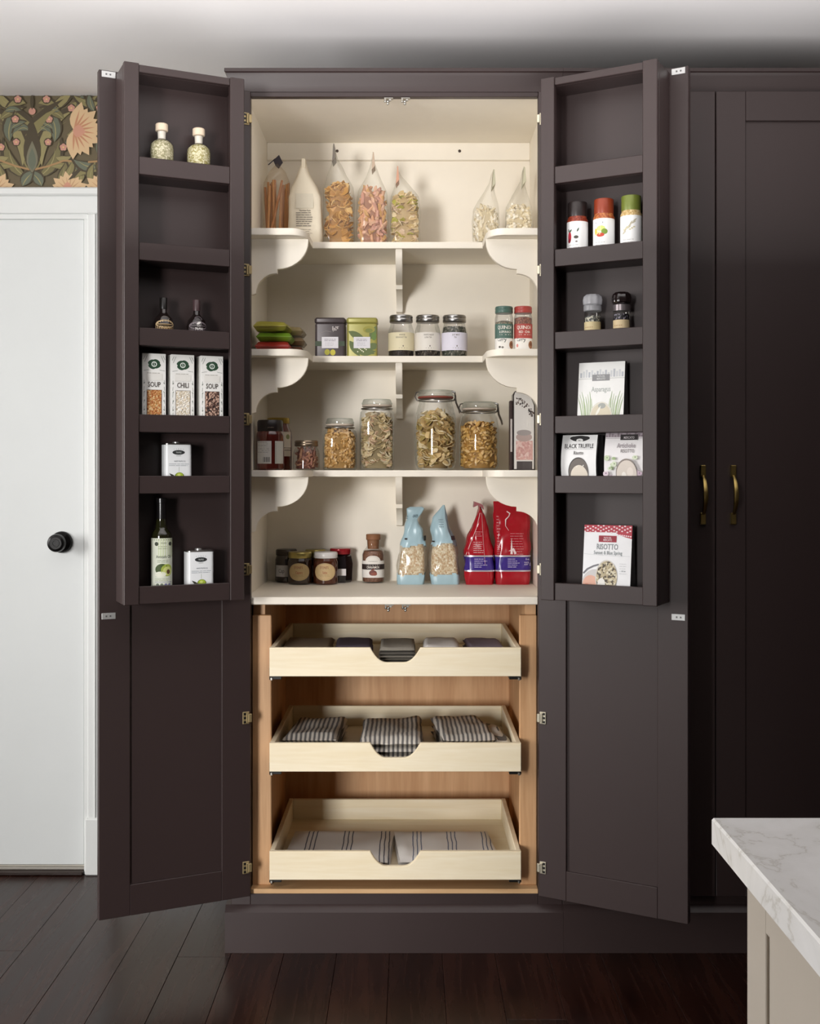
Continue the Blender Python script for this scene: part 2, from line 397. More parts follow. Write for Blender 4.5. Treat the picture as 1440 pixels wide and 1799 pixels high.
bb_ = MB(); bb_.box(x1+.1, -.475, dy-.016, dy, 0, .14, .004); bb_.box(-3.36, x0-.1, dy-.016, dy, 0, .14, .004); struct(bb_.build('baseboard_back', WHITE))

# ================================================================== pantry cabinet
PC = thing('pantry_cabinet', 'tall dark plum pantry cabinet standing open with cream shelves and maple drawers inside', 'cabinet', (-.04, .28, 0), ws=True)
L0, R0 = -.4326, .3628                      # inside of the upper compartment
q = MB(); q.box(-.471, L0-.003, .02, .58, 0, 2.3); q.build('side_panel', DARK, PC)
q = MB(); q.box(R0+.003, .4015, .02, .58, 0, 2.3); q.build('side_panel', DARK, PC)
q = MB(); q.box(-.471, -.42, 0, .02, .11, 2.3); q.box(.3375, .4015, 0, .02, .11, 2.3)
q.box(-.42, .3375, 0, .02, 2.25, 2.3, .001); q.box(-.42, .3375, 0, .02, .11, .15, .001)
q.build('face_frame', DARK, PC)
def crown(x0, x1, mitre):
    pr = [(0, 2.262), (-.003, 2.262), (-.004, 2.279), (-.007, 2.287), (-.0085, 2.300), (-.012, 2.309), (-.016, 2.312), (-.016, 2.3205)]
    mb = MB(); A = []; B = []
    for y, z in pr+[(.58, 2.3205), (.58, 2.262)]:
        A.append((x0+(y if y <= 0 else (-.016 if z > 2.3 else 0))*mitre, y, z)); B.append((x1, y, z))
    return mb.rings([A, B])
crown(-.471, .4015, 1).build('crown_molding', DARK, PC, sharp=20)
def plinth(x0, x1, m):
    pr = [(.58, 0), (-.016, 0), (-.016, .106), (-.012, .111), (-.006, .118), (0, .122), (.58, .122)]
    mb = MB(); return mb.rings([[(x0+(-.014*m if y < .5 else -.014*m), y, z) for y, z in pr], [(x1, y, z) for y, z in pr]])
plinth(-.471, .4015, 1).build('base_molding', DARK, PC, sharp=20)
q = MB(); q.box(L0, R0, .455, .47, .93, 2.257, 0); q.build('back_panel', CREAM, PC)
q = MB(); q.box(L0-.003, L0, .02, .455, .93, 2.257, 0); q.build('side_liner', CREAM, PC)
q = MB(); q.box(R0, R0+.003, .02, .455, .93, 2.257, 0); q.build('side_liner', CREAM, PC)
q = MB(); q.box(L0, R0, .02, .47, 2.257, 2.275, 0); q.build('top_liner', CREAM, PC)
q = MB(); q.box(L0, R0, .440, .455, 2.204, 2.257, .002); cl = q.build('cleat', CREAM, PC)
for px in (592, 807):
    s_ = MB(); r_ = .0045; zc = Z(265.5, .44)
    s_.rings([[(X(px, .44)+r*math.cos(i*PI/6), y, zc+r*math.sin(i*PI/6)) for i in range(12)] for r, y in ((r_, .4405), (r_, .4385), (r_*.5, .438))])
    so = s_.build('screw', M('4a4038', .4, .7), None); so.parent = cl; so.location = so.location-cl.location-PC.location
q = MB(); q.box(-.4196, .3371, -.001, .02, .9115, .9315, .002); q.box(L0, R0, .0195, .455, .9115, .9315, .001); q.build('counter_shelf', CREAM, PC)
# scalloped shelves, each with three fretted brackets
def ogee(n=9):
    """bracket outline: length out (0..1), drop (0..1)"""
    P = [(0, 0), (1, 0), (1, .04)]
    P += [(1-.53*(1-math.cos(PI/2*i/n))-.0, .04+.50*math.sin(PI/2*i/n)) for i in range(1, n+1)]
    P += [(.47, .62)]
    P += [(.47-.37*math.sin(PI/2*i/n), .62+.36*(1-math.cos(PI/2*i/n))) for i in range(1, n+1)]
    return P+[(.05, 1), (0, 1)]
for zt_ in (1.909, 1.588, 1.266):
    yf, yc, xl, xr, r = .022, .205, -.2755, .2055, .045
    pts = [(L0, .455), (L0, yf)]
    pts += [(xl-r+r*math.sin(PI/2*i/7), yf+r*(1-math.cos(PI/2*i/7))*1.6) for i in range(8)]
    pts += [(xl+.002, yc), (xr-.002, yc)]
    pts += [(xr+r-r*math.sin(PI/2*i/7), yf+r*(1-math.cos(PI/2*i/7))*1.6) for i in range(7, -1, -1)]
    pts += [(R0, yf), (R0, .455)]
    m_ = MB(); m_.prism(pts, zt_-.018, zt_, 'Z', bev=.0012); sh = m_.build('shelf', CREAM, PC)
    zb_ = zt_-.018; O = ogee(); H = .150
    for kind in 'LRC':
        m_ = MB()
        if kind == 'L': m_.prism([(L0+(xl-L0)*a, zb_-H*d) for a, d in O], .078, .096, 'Y', bev=.001)
        if kind == 'R': m_.prism([(R0+(xr-R0)*a, zb_-H*d) for a, d in O], .078, .096, 'Y', bev=.001)
        if kind == 'C': m_.prism([(.455-.238*a, zb_-H*1.0*d) for a, d in O], -.041, -.022, 'X', bev=.001)
        bo = m_.build('bracket', CREAM, None); bo.parent = sh; bo.location = bo.location-PC.location-sh.location
# lower compartment in birch
q = MB(); q.box(-.42, .3375, .56, .575, .15, .9115, 0); q.build('lower_back_panel', BIRCH, PC)
q = MB(); q.box(-.42, -.388, .05, .56, .162, .9115, .001); q.build('lower_side_panel', BIRCH, PC)
q = MB(); q.box(.309, .3375, .05, .56, .162, .9115, .001); q.build('lower_side_panel', BIRCH, PC)
q = MB(); q.box(-.42, -.369, .03, .05, .162, .88, .002); q.build('spacer_board', BIRCH, PC)
q = MB(); q.box(.2915, .3375, .03, .05, .162, .88, .002); q.build('spacer_board', BIRCH, PC)
q = MB(); q.box(-.42, .3375, .0, .56, .15, .162, .001); q.build('lower_floor', wood('birch_floor', 'c79c6e', 'dfba8c', 'X', .8), PC)
DXL, DXR = -.3665, .2896
for zt_, zb_ in ((.8026, .728), (.5537, .4794), (.271, .197)):
    d = MB(); d.box(DXL, DXL+.013, -.017, .456, zb_, zt_); d.box(DXR-.013, DXR, -.017, .456, zb_, zt_)
    d.box(DXL+.013, DXR-.013, .443, .456, zb_, zt_); d.box(DXL+.013, DXR-.013, -.017, .443, zb_+.008, zb_+.014, 0)
    dr = d.build('drawer', MAPLE, PC)
    c_ = -.0385; hw = .0655; dp = .0385; top = [(DXL, zt_)]
    sc_ = [(.044*i/9, dp*(1-(1-i/9)**2.2)) for i in range(10)]
    top += [(c_-hw+a, zt_-d_) for a, d_ in sc_]+[(c_+hw-a, zt_-d_) for a, d_ in sc_[::-1]]
    f_ = MB(); f_.prism([(DXL, zb_)]+top+[(DXR, zt_), (DXR, zb_)], -.030, -.017, 'Y', bev=.0012)
    fo = f_.build('drawer_front', MAPLE, None); fo.parent = dr; fo.location = fo.location-PC.location-dr.location
    for a, sg in ((DXL, 1), (DXR, -1)):
        f_ = MB(); f_.box(a-sg*.0015, a+sg*.030, -.020, .45, zb_-.010, zb_-.001, .001, 0)
        f_.box(a-sg*.0018, a-sg*.0002, -.018, .45, zb_-.011, zb_+.02, 0, 0); f_.box(a+sg*.001, a+sg*.007, -.024, -.019, zb_-.012, zb_-.004, .001, 1)
        fo = f_.build('drawer_slide', [M('23211f', .4, .5), METAL], None); fo.parent = dr; fo.location = fo.location-PC.location-dr.location
# ball catches under the top rail and under the counter
def catch(px, zt_):
    m_ = MB(); x = X(px, .0); m_.box(x-.010, x+.014, .004, .018, zt_-.003, zt_, .0006)
    m_.box(x-.009, x-.005, .002, .015, zt_-.010, zt_-.003, .0006); m_.box(x+.002, x+.009, .006, .015, zt_-.008, zt_-.003, .0006)
    for dx, rr, zz in ((-.007, .0034, -.010), (.000, .0036, -.016), (.000, .0044, -.010)):
        m_.lathe([(rr*math.sin(PI*i/6)+1e-5, -rr*math.cos(PI*i/6)) for i in range(7)], 10, x+dx, .008, zt_+zz)
    return m_.build('door_catch', METAL, PC)
for px in (681, 711): catch(px, 2.2499); catch(px+1, .9113)

# the two tall doors with their spice racks
RAILS = [2.0265, 1.8187, 1.6117, 1.401, 1.2515, .983]; RH = .043
ZTOP, ZBOT = 2.2575, .151; ROT = {-1: math.radians(25), 1: -math.radians(28.7)}; HX = {-1: -.417, 1: .336}; WD = {-1: .389, 1: .394}
def make_door(sg):
    wd = WD[sg]; T = .022
    m_ = MB(); sw = .077
    def bx(a0, a1, y0, y1, z0, z1, bev=.0015): m_.box(sg*a0, sg*a1, y0, y1, z0, z1, bev)
    bx(0, sw, 0, T, ZBOT, ZTOP); bx(wd-sw, wd, 0, T, ZBOT, ZTOP)
    bx(sw, wd-sw, 0, T, ZBOT, ZBOT+sw, .001); bx(sw, wd-sw, 0, T, ZTOP-sw, ZTOP, .001)
    bx(sw-.002, wd-sw+.002, .008, T-.006, ZBOT+sw-.002, ZTOP-sw+.002, 0)
    d = m_.build('pantry_door', DARK, None, recenter=False)
    d.parent = PC; d.location = Vector((HX[sg], -.02, 0))-PC.location; d.rotation_euler = (0, 0, ROT[sg])
    A0, A1, TT = (.048, .347, .085); RB, RT = .939, 2.249; st = .036
    def part(name, mat, bxs, label=None):
        mm = MB()
        for (a0, a1, y0, y1, z0, z1, bv) in bxs: mm.box(sg*a0, sg*a1, y0, y1, z0, z1, bv)
        return mm.build(name, mat, d, label=label)
    part('rack_side', DARK, [(A0, A0+.018, -TT, -.0004, RB, RT, .0015)]); part('rack_side', DARK, [(A1-.018, A1, -TT, -.0004, RB, RT, .0015)])
    part('rack_stile', DARK, [(A0, A0+st, -TT-.018, -TT-.0002, RB, RT+.002, .0015)])
    part('rack_stile', DARK, [(A1-st, A1, -TT-.018, -TT-.0002, RB, RT+.002, .0015)])
    part('rack_top', DARK, [(A0+.018, A1-.018, -TT, -.0004, RT-.018, RT, .001), (A0+st, A1-st, -TT-.014, -TT, RT-.018, RT, .001)])
    part('rack_back', DARK, [(A0+.018, A1-.018, -.006, -.0005, RB, RT-.018, 0)])
    for z in RAILS:
        part('rack_shelf', DARK, [(A0+.018, A1-.018, -TT, -.0062, z-RH, z-RH+.012, .001)])
        part('rack_rail', DARK, [(A0+st, A1-st, -TT-.014, -TT-.001, z-RH, z, .0012)])
    for z in RAILS[:-1]:
        part('shelf_pin', M('cfcfcb', .3, .4), [(A0+.018, A0+.024, -TT+.004, -TT+.010, z-RH-.008, z-RH-.003, .001)])
    for z in (2.184, 1.789, 1.399, 1.007, .619, .228):
        h = MB()
        def hb(a0, a1, y0, y1, z0, z1, mi=0, bv=.001): h.box(sg*a0, sg*a1, y0, y1, z0, z1, bv, mi)
        hb(.004, .022, -.003, -.0003, z-.016, z+.016); hb(-.001, .008, -.009, -.003, z-.011, z+.011); hb(.006, .013, -.007, -.003, z-.013, z+.013)
        for dz in (-.0105, 0, .0105): hb(.0135, .0195, -.0038, -.003, z+dz-.0028, z+dz+.0028, 1, .0008)
        h.build('hinge', [NICKEL if sg > 0 else M('b09d74', .42, .7, .06, 80), BLACK], d)
    for z in (2.2475, .9035):
        h = MB(); a = wd-.024
        h.box(sg*(a-.017), sg*(a+.017), -.0018, -.0002, z-.0078, z+.0078, .0006)
        for k in (-.004, .006): h.box(sg*(a+k-.002), sg*(a+k+.002), -.0026, -.0018, z-.002, z+.002, .0005, 1)
        h.build('strike_plate', [M('c9cac9', .35, .6, .05, 80), M('6d6d6d', .4, .6)], d)
    return d
make_door(-1); make_door(1)
def D(sg, px, t=.045, z=0.0):
    """point on an open door's rack: measured px -> world position at distance t from the door face"""
    th = ROT[sg]; ux, uy = sg*math.cos(th), sg*math.sin(th); nx, ny = math.sin(th), -math.cos(th)
    k = (px-720)*.0005; hx, hy = HX[sg], -.02
    a = (k*(3+hy+ny*t)-(hx+nx*t))/(ux-k*uy)
    return (hx+ux*a+nx*t, hy+uy*a+ny*t, z)
def rack_z(i): return RAILS[i]-RH+.0123

# ================================================================== the closed tall cabinet beside it
TC = thing('tall_cabinet', 'closed dark plum tall cabinet with brass handles right of the open pantry', 'cabinet', (.81, .28, 0), ws=True)
q = MB(); q.box(.402, 1.24, .0205, .58, 0, 2.3); q.build('cabinet_body', DARK, TC)
q = MB(); q.box(.402, .445, 0, .02, .11, 2.3); q.box(1.16, 1.24, 0, .02, .11, 2.3); q.box(.445, 1.16, 0, .02, 2.25, 2.3); q.box(.445, 1.16, 0, .02, .11, .16); q.build('face_frame', DARK, TC)
crown(.402, 1.24, 0).build('crown_molding', DARK, TC, sharp=20); plinth(.402, 1.24, 0).build('base_molding', DARK, TC, sharp=20)
for a, bq, hx in ((.412, .7980, .764), (.8005, 1.187, .843)):
    m_ = MB(); sw = .0775; f, k = -.0225, -.0005
    m_.box(a, a+sw, f, k, ZBOT, ZTOP); m_.box(bq-sw, bq, f, k, ZBOT, ZTOP); m_.box(a+sw, bq-sw, f, k, ZBOT, ZBOT+sw, .001); m_.box(a+sw, bq-sw, f, k, ZTOP-sw, ZTOP, .001)
    m_.box(a+sw-.002, bq-sw+.002, f+.008, k-.004, ZBOT+sw-.002, ZTOP-sw+.002, 0)
    dd = m_.build('cabinet_door', DARK, TC)
    h = MB(); z0, z1 = 1.124, 1.279
    for z in (z0, z1-.031): h.box(hx-.0072, hx+.0072, f-.012, f-.0003, z, z+.031, .0015)
    n = 14; rs = []
    for i in range(n+1):
        t = i/n; zz = z0+.026+(z1-z0-.052)*t; bow = math.sin(PI*t)**.7; yy = f-.010-.026*bow; wv = .0035+.0022*math.sin(PI*t)
        rs.append([(hx+wv*math.cos(k_*PI/4)*1.2, yy+wv*.75*math.sin(k_*PI/4), zz) for k_ in range(8)])
    h.rings(rs); ho = h.build('handle', BRASS, None, label='brass bow handle'); ho.parent = dd; ho.location = ho.location-TC.location-dd.location

# ================================================================== kitchen island in the right foreground
def marble():
    m, t, bb = newmat('white_marble'); co = coords(t)
    n = nd(t, 'ShaderNodeTexNoise', i_Scale=2.1, i_Detail=9.0, i_Roughness=.6, i_Distortion=1.6); t.links.new(co, n.inputs['Vector'])
    v = ramp(t, n.outputs[0], [(.44, 'e2e1e0'), (.494, 'dbdad8'), (.5, 'c4c1bb'), (.506, 'dbdad8'), (.56, 'e2e1e0')])
    t.links.new(v, bb.inputs['Base Color']); bb.inputs['Roughness'].default_value = .28; return m
iw = MB(); iw.box(.302, 1.30, -3.2, -1.858, .886, .914, .002)
tag(iw.build('island_worktop', marble()), 'white marble worktop with fine grey veins on the greige island', 'worktop')
GREIGE = M('b5aca0', .45, 0, .02, 25, .02)
IC = thing('island_cabinet', 'greige panelled island cabinet under the white marble worktop', 'cabinet', (.81, -2.5, 0), ws=True)
q = MB(); q.box(.3335, 1.27, -3.18, -1.886, .02, .8855, .001); q.build('cabinet_body', GREIGE, IC)
q = MB(); q.box(.330, .334, -1.943, -1.885, 0, .885, .001); q.box(.330, .334, -3.18, -1.9431, .832, .885, .001); q.box(.330, .334, -3.18, -1.9431, 0, .09, .001);
q.build('side_frame', GREIGE, IC)
q = MB(); q.box(.334, 1.27, -1.8855, -1.873, 0, .885, .001); q.build('end_panel', GREIGE, IC)

# ================================================================== shared builders for the food
R_ = random.Random
def inside(rnd, prof, e, zlo, zhi, shell=.0):
    """random point inside a jar profile"""
    z = rnd.uniform(zlo, zhi); r = prof(z); t = rnd.uniform(0, 2*PI); k = rnd.uniform(shell, 1)
    x, y = sup(0, 0, r*k, r*k, t, e); return x, y, z, t
def rot_pts(pts, rnd, k=1.0):
    a, b_, c = rnd.uniform(-PI, PI), rnd.uniform(-1.3, 1.3)*k, rnd.uniform(-PI, PI)
    ca, sa, cb, sb, cc, sc_ = math.cos(a), math.sin(a), math.cos(b_), math.sin(b_), math.cos(c), math.sin(c)
    out = []
    for x, y, z in pts:
        x, y = x*cc-y*sc_, x*sc_+y*cc
        y, z = y*cb-z*sb, y*sb+z*cb
        x, y = x*ca-y*sa, x*sa+y*ca
        out.append((x, y, z))
    return out
def piece(kind, s, rnd):
    """one crisp / pasta shape -> verts, faces"""
    if kind == 'chip':           # curled thin crisp with thickness
        v = []; n = 7; cu = rnd.uniform(.3, 1.1)
        for lay in (0, .10):
            v.append((0, 0, lay*s))
            for i in range(n):
                t = 2*PI*i/n; r = s*rnd.uniform(.8, 1.05); x, y = r*math.cos(t), .75*r*math.sin(t)
                v.append((x, y, lay*s+cu*x*x/s*.6))
        f = []
        for i in range(n):
            k = (i+1) % n
            f += [[0, 1+i, 1+k][::-1], [n+1, n+2+i, n+2+k], [1+i, 1+k, n+2+k, n+2+i]]
        return v, f
    if kind == 'elbow':          # short bent tube
        v = []; n = 6; m = 5
        for j in range(m):
            a = 1.9*(j/(m-1)-.5); cx, cz = s*math.sin(a), s*math.cos(a)-s*.8
            for i in range(n):
                t = 2*PI*i/n; v.append((cx+.34*s*math.cos(t)*math.sin(a), .34*s*math.sin(t), cz+.34*s*math.cos(t)*math.cos(a)))
        f = [[j*n+i, j*n+(i+1) % n, (j+1)*n+(i+1) % n, (j+1)*n+i] for j in range(m-1) for i in range(n)]
        return v, f+[list(range(n))[::-1], [(m-1)*n+i for i in range(n)]]
    if kind == 'tube':           # penne
        n = 6; L = s*rnd.uniform(.9, 1.1); v = [(.3*s*math.cos(2*PI*i/n), .3*s*math.sin(2*PI*i/n), z+(.25*s*math.cos(2*PI*i/n))) for z in (-L, L) for i in range(n)]
        return v, [[i, (i+1) % n, n+(i+1) % n, n+i] for i in range(n)]+[list(range(n))[::-1], list(range(n, 2*n))]
    if kind == 'grain':
        v = [(s, 0, 0), (-s, 0, 0), (0, .6*s, 0), (0, -.6*s, 0), (0, 0, .5*s), (0, 0, -.5*s)]
        return v, [[0, 2, 4], [2, 1, 4], [1, 3, 4], [3, 0, 4], [2, 0, 5], [1, 2, 5], [3, 1, 5], [0, 3, 5]]
    if kind == 'shell':          # conchiglie: cupped ridged sheet
        v = []; n = 5; m = 6
        for j in range(m):
            a = PI*1.15*(j/(m-1)-.5)
            for i in range(n):
                u = 2*i/(n-1)-1; r = s*.62*math.sqrt(max(.05, 1-.85*u*u)); v.append((u*s, r*math.sin(a), r*math.cos(a)))
        return v, [[j*n+i, j*n+i+1, (j+1)*n+i+1, (j+1)*n+i] for j in range(m-1) for i in range(n-1)]
def filling(name, parent, prof, e, z0, z1, kind, n, s, mats, core, seed, heap=.012, ya=1.0):
    """a heap of pieces in front of a solid core; ONE uncountable part"""
    rnd = R_(seed); mb = MB(); seg = 20; rs = []
    zs = [z0+(z1-z0)*i/6 for i in range(7)]
    for z in zs: rs.append([sup(0, 0, max(.002, prof(z)-s*.9), max(.002, prof(z)*ya-s*.9), 2*PI*i/seg, e)+(z,) for i in range(seg)])
    mb.rings(rs, 0)
    for i in range(n):
        top = rnd.random() < .18; zlo, zhi = (z1-s*.3, z1+heap) if top else (z0+s*.5, z1)
        z = rnd.uniform(zlo, zhi); r = max(.002, prof(min(z, z1))-s*.75); ry = max(.002, prof(min(z, z1))*ya-s*.75)
        t = rnd.uniform(0, 2*PI); k = rnd.uniform(.1, .85) if top else rnd.uniform(.9, 1.0)
        x, y = sup(0, 0, r*k, ry*k, t, e)
        v, f = piece(kind, s*rnd.uniform(.8, 1.15), rnd); v = rot_pts(v, rnd)
        mb.add([(a+x, b_+y, c+z) for a, b_, c in v], f, 1+rnd.randrange(len(mats)))
    # keep every piece within the vessel
    vv = []
    for x, y, z in mb.v:
        r = prof(min(max(z, z0), z1))-.0012; d = (abs(x/r)**e+abs(y/(r*ya))**e)**(1/e) if r > 0 else 1
        if d > 1: x, y = x/d, y/d
        vv.append((x, y, max(z0, z)))
    mb.v = vv
    return mb.build(name, [core]+mats, parent, kind='stuff', recenter=False)
def interp(P):
    """piecewise linear function through (z, value) points"""
    def f(z):
        if z <= P[0][0]: return P[0][1]
        for (a, u), (b_, v) in zip(P, P[1:]):
            if z <= b_: return u+(v-u)*(z-a)/(b_-a)
        return P[-1][1]
    return f
def rbox(mb, w, d, z0, z1, r=.006, mi=0, bev=.002, n=4):
    """upright box with rounded corners and softened rims"""
    def ring(k, z):
        out = []
        for cx, cy, a0 in ((1, 1, 0), (-1, 1, PI/2), (-1, -1, PI), (1, -1, 1.5*PI)):
            for i in range(n+1):
                a = a0+PI/2*i/n; out.append((cx*(w/2-r)+(r-k)*math.cos(a), cy*(d/2-r)+(r-k)*math.sin(a), z))
        return out
    return mb.rings([ring(bev, z0), ring(0, z0+bev), ring(0, z1-bev), ring(bev, z1)], mi)
def pouch(secs, n=36, m=26, crink=.0016, seed=0, mfun=None, e0=5.0):
    """loft of a soft bag; secs = (z, half width, half depth, x offset, y offset, squareness)"""
    mb = MB(); rs = []; z1 = secs[-1][0]
    fs = [interp([(q[0], q[k]) for q in secs]) for k in range(1, 6)]
    zs = sorted(set([z1*j/m for j in range(m+1)]))
    for z in zs:
        a, b_, ox, oy, e = [f(z) for f in fs]; r = []
        for i in range(n):
            t = 2*PI*i/n; x, y = sup(ox, oy, a, b_, t, e)
            q = mn.noise(Vector((x*28+seed*7.1, y*28, z*26)))*crink*min(1, 4*z/z1)*min(1, b_/.012)
            q2 = abs(mn.noise(Vector((x*60, y*60+seed, z*18))))*crink*.8*min(1, b_/.012)
            r.append((x+(q-q2)*math.cos(t), y+(q-q2)*math.sin(t), z))
        rs.append(r)
    mb.rings(rs, 0, mfun=(lambda j, i: mfun((zs[j]+zs[min(j+1, len(zs)-1)])/2/z1, 2*PI*(i+.5)/n)) if mfun else None)
    fr = lambda u, v, l: (fs[2](v)+u, fs[3](v)-fs[1](v)*max(0, 1-min(1, abs(u)/max(.001, fs[0](v)))**fs[4](v))**(1/fs[4](v))-l-crink*.55, v)
    return mb, fr
def slab(mb, w, d, z0, z1, seed=0, amp=.003, nx=18, ny=12, mi=0, rr=None, skew=0.0):
    """soft folded cloth layer: rounded edges, gently rumpled"""
    h = z1-z0; rr = rr or h*.5; o = []
    def P(i, j, top):
        u, v = 2*i/nx-1, 2*j/ny-1; ex = min(1, (1-abs(u))*w/2/rr); ey = min(1, (1-abs(v))*d/2/rr); k = math.sin(PI/2*min(ex, 1))*math.sin(PI/2*min(ey, 1))
        k = k**.6; x, y = u*w/2, v*d/2
        q = mn.noise(Vector((x*16+seed*3.3, y*16-seed, seed*1.7)))*amp+mn.noise(Vector((x*45+seed, y*45, 2.2)))*amp*.35
        zz = z0+h/2+(h/2*k+(q if k > .3 else q*.5))*(1 if top else -1)
        return (x+skew*y+q*.6, y+q*.8, max(z0 if not top else z0+.0005, zz) if not top else zz)
    g = [[P(i, j, True) for j in range(ny+1)] for i in range(nx+1)]; b_ = [[P(i, j, False) for j in range(ny+1)] for i in range(nx+1)]
    vs = []; ix = {}
    for L, G_ in ((0, g), (1, b_)):
        for i in range(nx+1):
            for j in range(ny+1): ix[L, i, j] = len(vs); vs.append(G_[i][j])
    f = []
    for i in range(nx):
        for j in range(ny):
            f.append([ix[0, i, j], ix[0, i+1, j], ix[0, i+1, j+1], ix[0, i, j+1]]); f.append([ix[1, i, j], ix[1, i, j+1], ix[1, i+1, j+1], ix[1, i+1, j]])
    for i in range(nx):
        f.append([ix[1, i, 0], ix[1, i+1, 0], ix[0, i+1, 0], ix[0, i, 0]]); f.append([ix[1, i+1, ny], ix[1, i, ny], ix[0, i, ny], ix[0, i+1, ny]])
    for j in range(ny):
        f.append([ix[1, 0, j+1], ix[1, 0, j], ix[0, 0, j], ix[0, 0, j+1]]); f.append([ix[1, nx, j], ix[1, nx, j+1], ix[0, nx, j+1], ix[0, nx, j]])
    return mb.add(vs, f, mi)
def ondoor(name, label, cat, sg, px, shelf, t=.045, group=None, turn=0.0):
    return thing(name, label, cat, D(sg, px, t, rack_z(shelf)), ROT[sg]+turn, group)
def inside_at(name, label, cat, px, y, z, group=None, rz=0.0):
    return thing(name, label, cat, (X(px, y), y, z+.0003), rz, group)
PAPER = 'efeeea'; INK = '2a2826'
SHELF1, SHELF2, SHELF3, COUNTER = 1.909, 1.588, 1.266, .9315

# ================================================================== left door: racks from the top
for px, hgt, lab, mt in ((284, .133, 'left one of the two cork-stoppered glass jars of dried herbs on the top rack', ('b5ad8c', '8f8a62', 'd8d0b4')),
                         (349, .134, 'glass herb jar with a pale wooden stopper nearest the hinges on the left rack', ('c4bb92', '9a9050', 'e0d8b8'))):
    T = ondoor('herb_bottle', lab, 'bottle', -1, px, 0, group='stoppered herb bottles')
    prof = [(.0285, 0), (.030, .003), (.030, .072), (.0285, .081), (.020, .090), (.0125, .093), (.0115, .110), (.0125, .112)]
    MB().lathe(prof, 32, capt=False).build('glass_body', GLASS, T)
    pf = interp([(z, r) for r, z in prof[1:]])
    q = MB().lathe([(.0283, .002), (.0288, .070), (.027, .080), (.019, .088), (.001, .090)], 28); q.build('dried_herbs', mottled('herbs_'+mt[0], *mt, sc=330), T, kind='stuff')
    MB().lathe([(.0095, .094), (.0105, .112), (.0104, .1125)], 20).build('stopper_shank', M('d9d2c6', .6), T)
    MB().lathe([(.014, .1135), (.0155, .115), (.0155, .130), (.014, .132)], 24).build('stopper', M('d6c3ab', .6, 0, .1, 90), T)
def oval_bottle(px, lab, capc, labc, text):
    T = ondoor('vinegar_bottle', lab, 'bottle', -1, px, 2, group='small dark bottles on the left rack')
    prof = [(.022, 0), (.0245, .003), (.0255, .045), (.022, .062), (.013, .072), (.0085, .078), (.0080, .094)]
    MB().lathe(prof, 28).build('glass_body', M('1d1615', .08, 0, .05, 60, 0, .5), T)
    MB().lathe([(.0092, .086), (.0095, .112), (.0085, .114)], 20).build('cap', M(capc, .35), T)
    pf = interp([(z, r) for r, z in prof]); P = Print(lambda u, v, l: ((pf(v)+l)*math.sin(u/.0255), -(pf(v)+l)*math.cos(u/.0255), v))
    P.rect(-.027, .006, .027, .047, labc, 10); P.ell(0, .047, .027, .010, labc, 12)
    if text:
        P.text('TRUFFLE', 0, .0365, .0052, 'e8e4e0', .036); P.text('BLACK', 0, .0445, .003, 'd8d4d0'); P.leaf(-.006, .050, .014, .006, .5, 'd8d4d0')
    else:
        P.rows(-.02, .02, .046, 2, .004, .0018, '7a6238', 3); P.rect(-.02, .0355, .02, .0368, '8a6a30', 6)
    P.build('label', T)
    if not text:
        M2 = Print(lambda u, v, l: ((pf(v)+l)*math.sin(u/.0255), -(pf(v)+l)*math.cos(u/.0255), v)); M2.ell(0, .061, .012, .006, '6f665c', 8); M2.build('neck_label', T)
    else:
        M2 = Print(lambda u, v, l: ((pf(v)+l)*math.sin(u/.0255), -(pf(v)+l)*math.cos(u/.0255), v)); M2.ell(0, .066, .014, .006, '4d4549', 8); M2.build('neck_label', T)
oval_bottle(287, 'small dark bottle with black cap and cream label on the left door rack', '171412', 'bfa57e', False)
oval_bottle(345, 'small dark bottle with plum cap and grey TRUFFLE label on the left door rack', '4a383a', '6d6468', True)
for px, word, cols, lab in ((267.5, 'SOUP', ('c98f52', 'b06a35', 'e0bb86'), 'white SOUP carton with orange lentils in its window, nearest the free edge'),
                            (317.5, 'CHILI', ('efe6d6', 'd8c9b0', 'f5f0e6'), 'white CHILI carton with white beans in its window'),
                            (368.5, 'SOUP', ('5d3f33', 'c4a08c', '2f201c'), 'white SOUP carton with mixed dark beans in its window, nearest the hinges')):
    T = ondoor('soup_carton', lab, 'carton', -1, px, 3, t=.042, group='dried bean cartons')
    W, H, d = .0585, .1835, .042
    MB().box(-W/2, W/2, -d/2, d/2, 0, H, .001).build('carton', M(PAPER, .55), T)
    P = Print(flat(-d/2)); n = 0
    for dx, dv in ((0, 0), (-.004, .003), (.005, -.002), (.003, .004), (-.003, -.004)): P.ell(dx, .157+dv, .0115, .0085, '24462f', 10, 1.6)
    P.ell(0, .157, .0068, .0068, 'e8eee6', 10); P.ell(0, .157, .0048, .0046, '24462f', 10); P.text('S', 0, .1538, .0068, 'e8eee6')
    for sx in (-1, 1):
        for k, (u, v, a, b_) in enumerate(((.017, .178, .024, .162), (.022, .178, .027, .168), (.013, .143, .026, .141))): P.line([(sx*u, v), (sx*a, b_)], .0007, '4c5a50')
        for k in range(7): P.line([(sx*.0255, .012+.016*k), (sx*.0245, .022+.016*k)], .0009, '8d948c')
        for k in range(5): P.leaf(sx*.0255, .02+.022*k, .006, .002, PI/2+sx*.5, '7d867c')
    P.text(word, 0, .101, .0125, '3c2f26', .040); P.rows(-.018, .018, .136, 3, .0045, .002, 'b9b6ae', 5); P.rect(-.02, .117, .02, .134, 'e6e4de', 2)
    P.rect(-.0185, .004, .0185, .094, '4a4038', 4); P.rect(-.0175, .005, .0175, .093, mottled('beans_'+word+cols[0], *cols, sc=270, rel=.8), 4)
    P.build('printed_front', T)
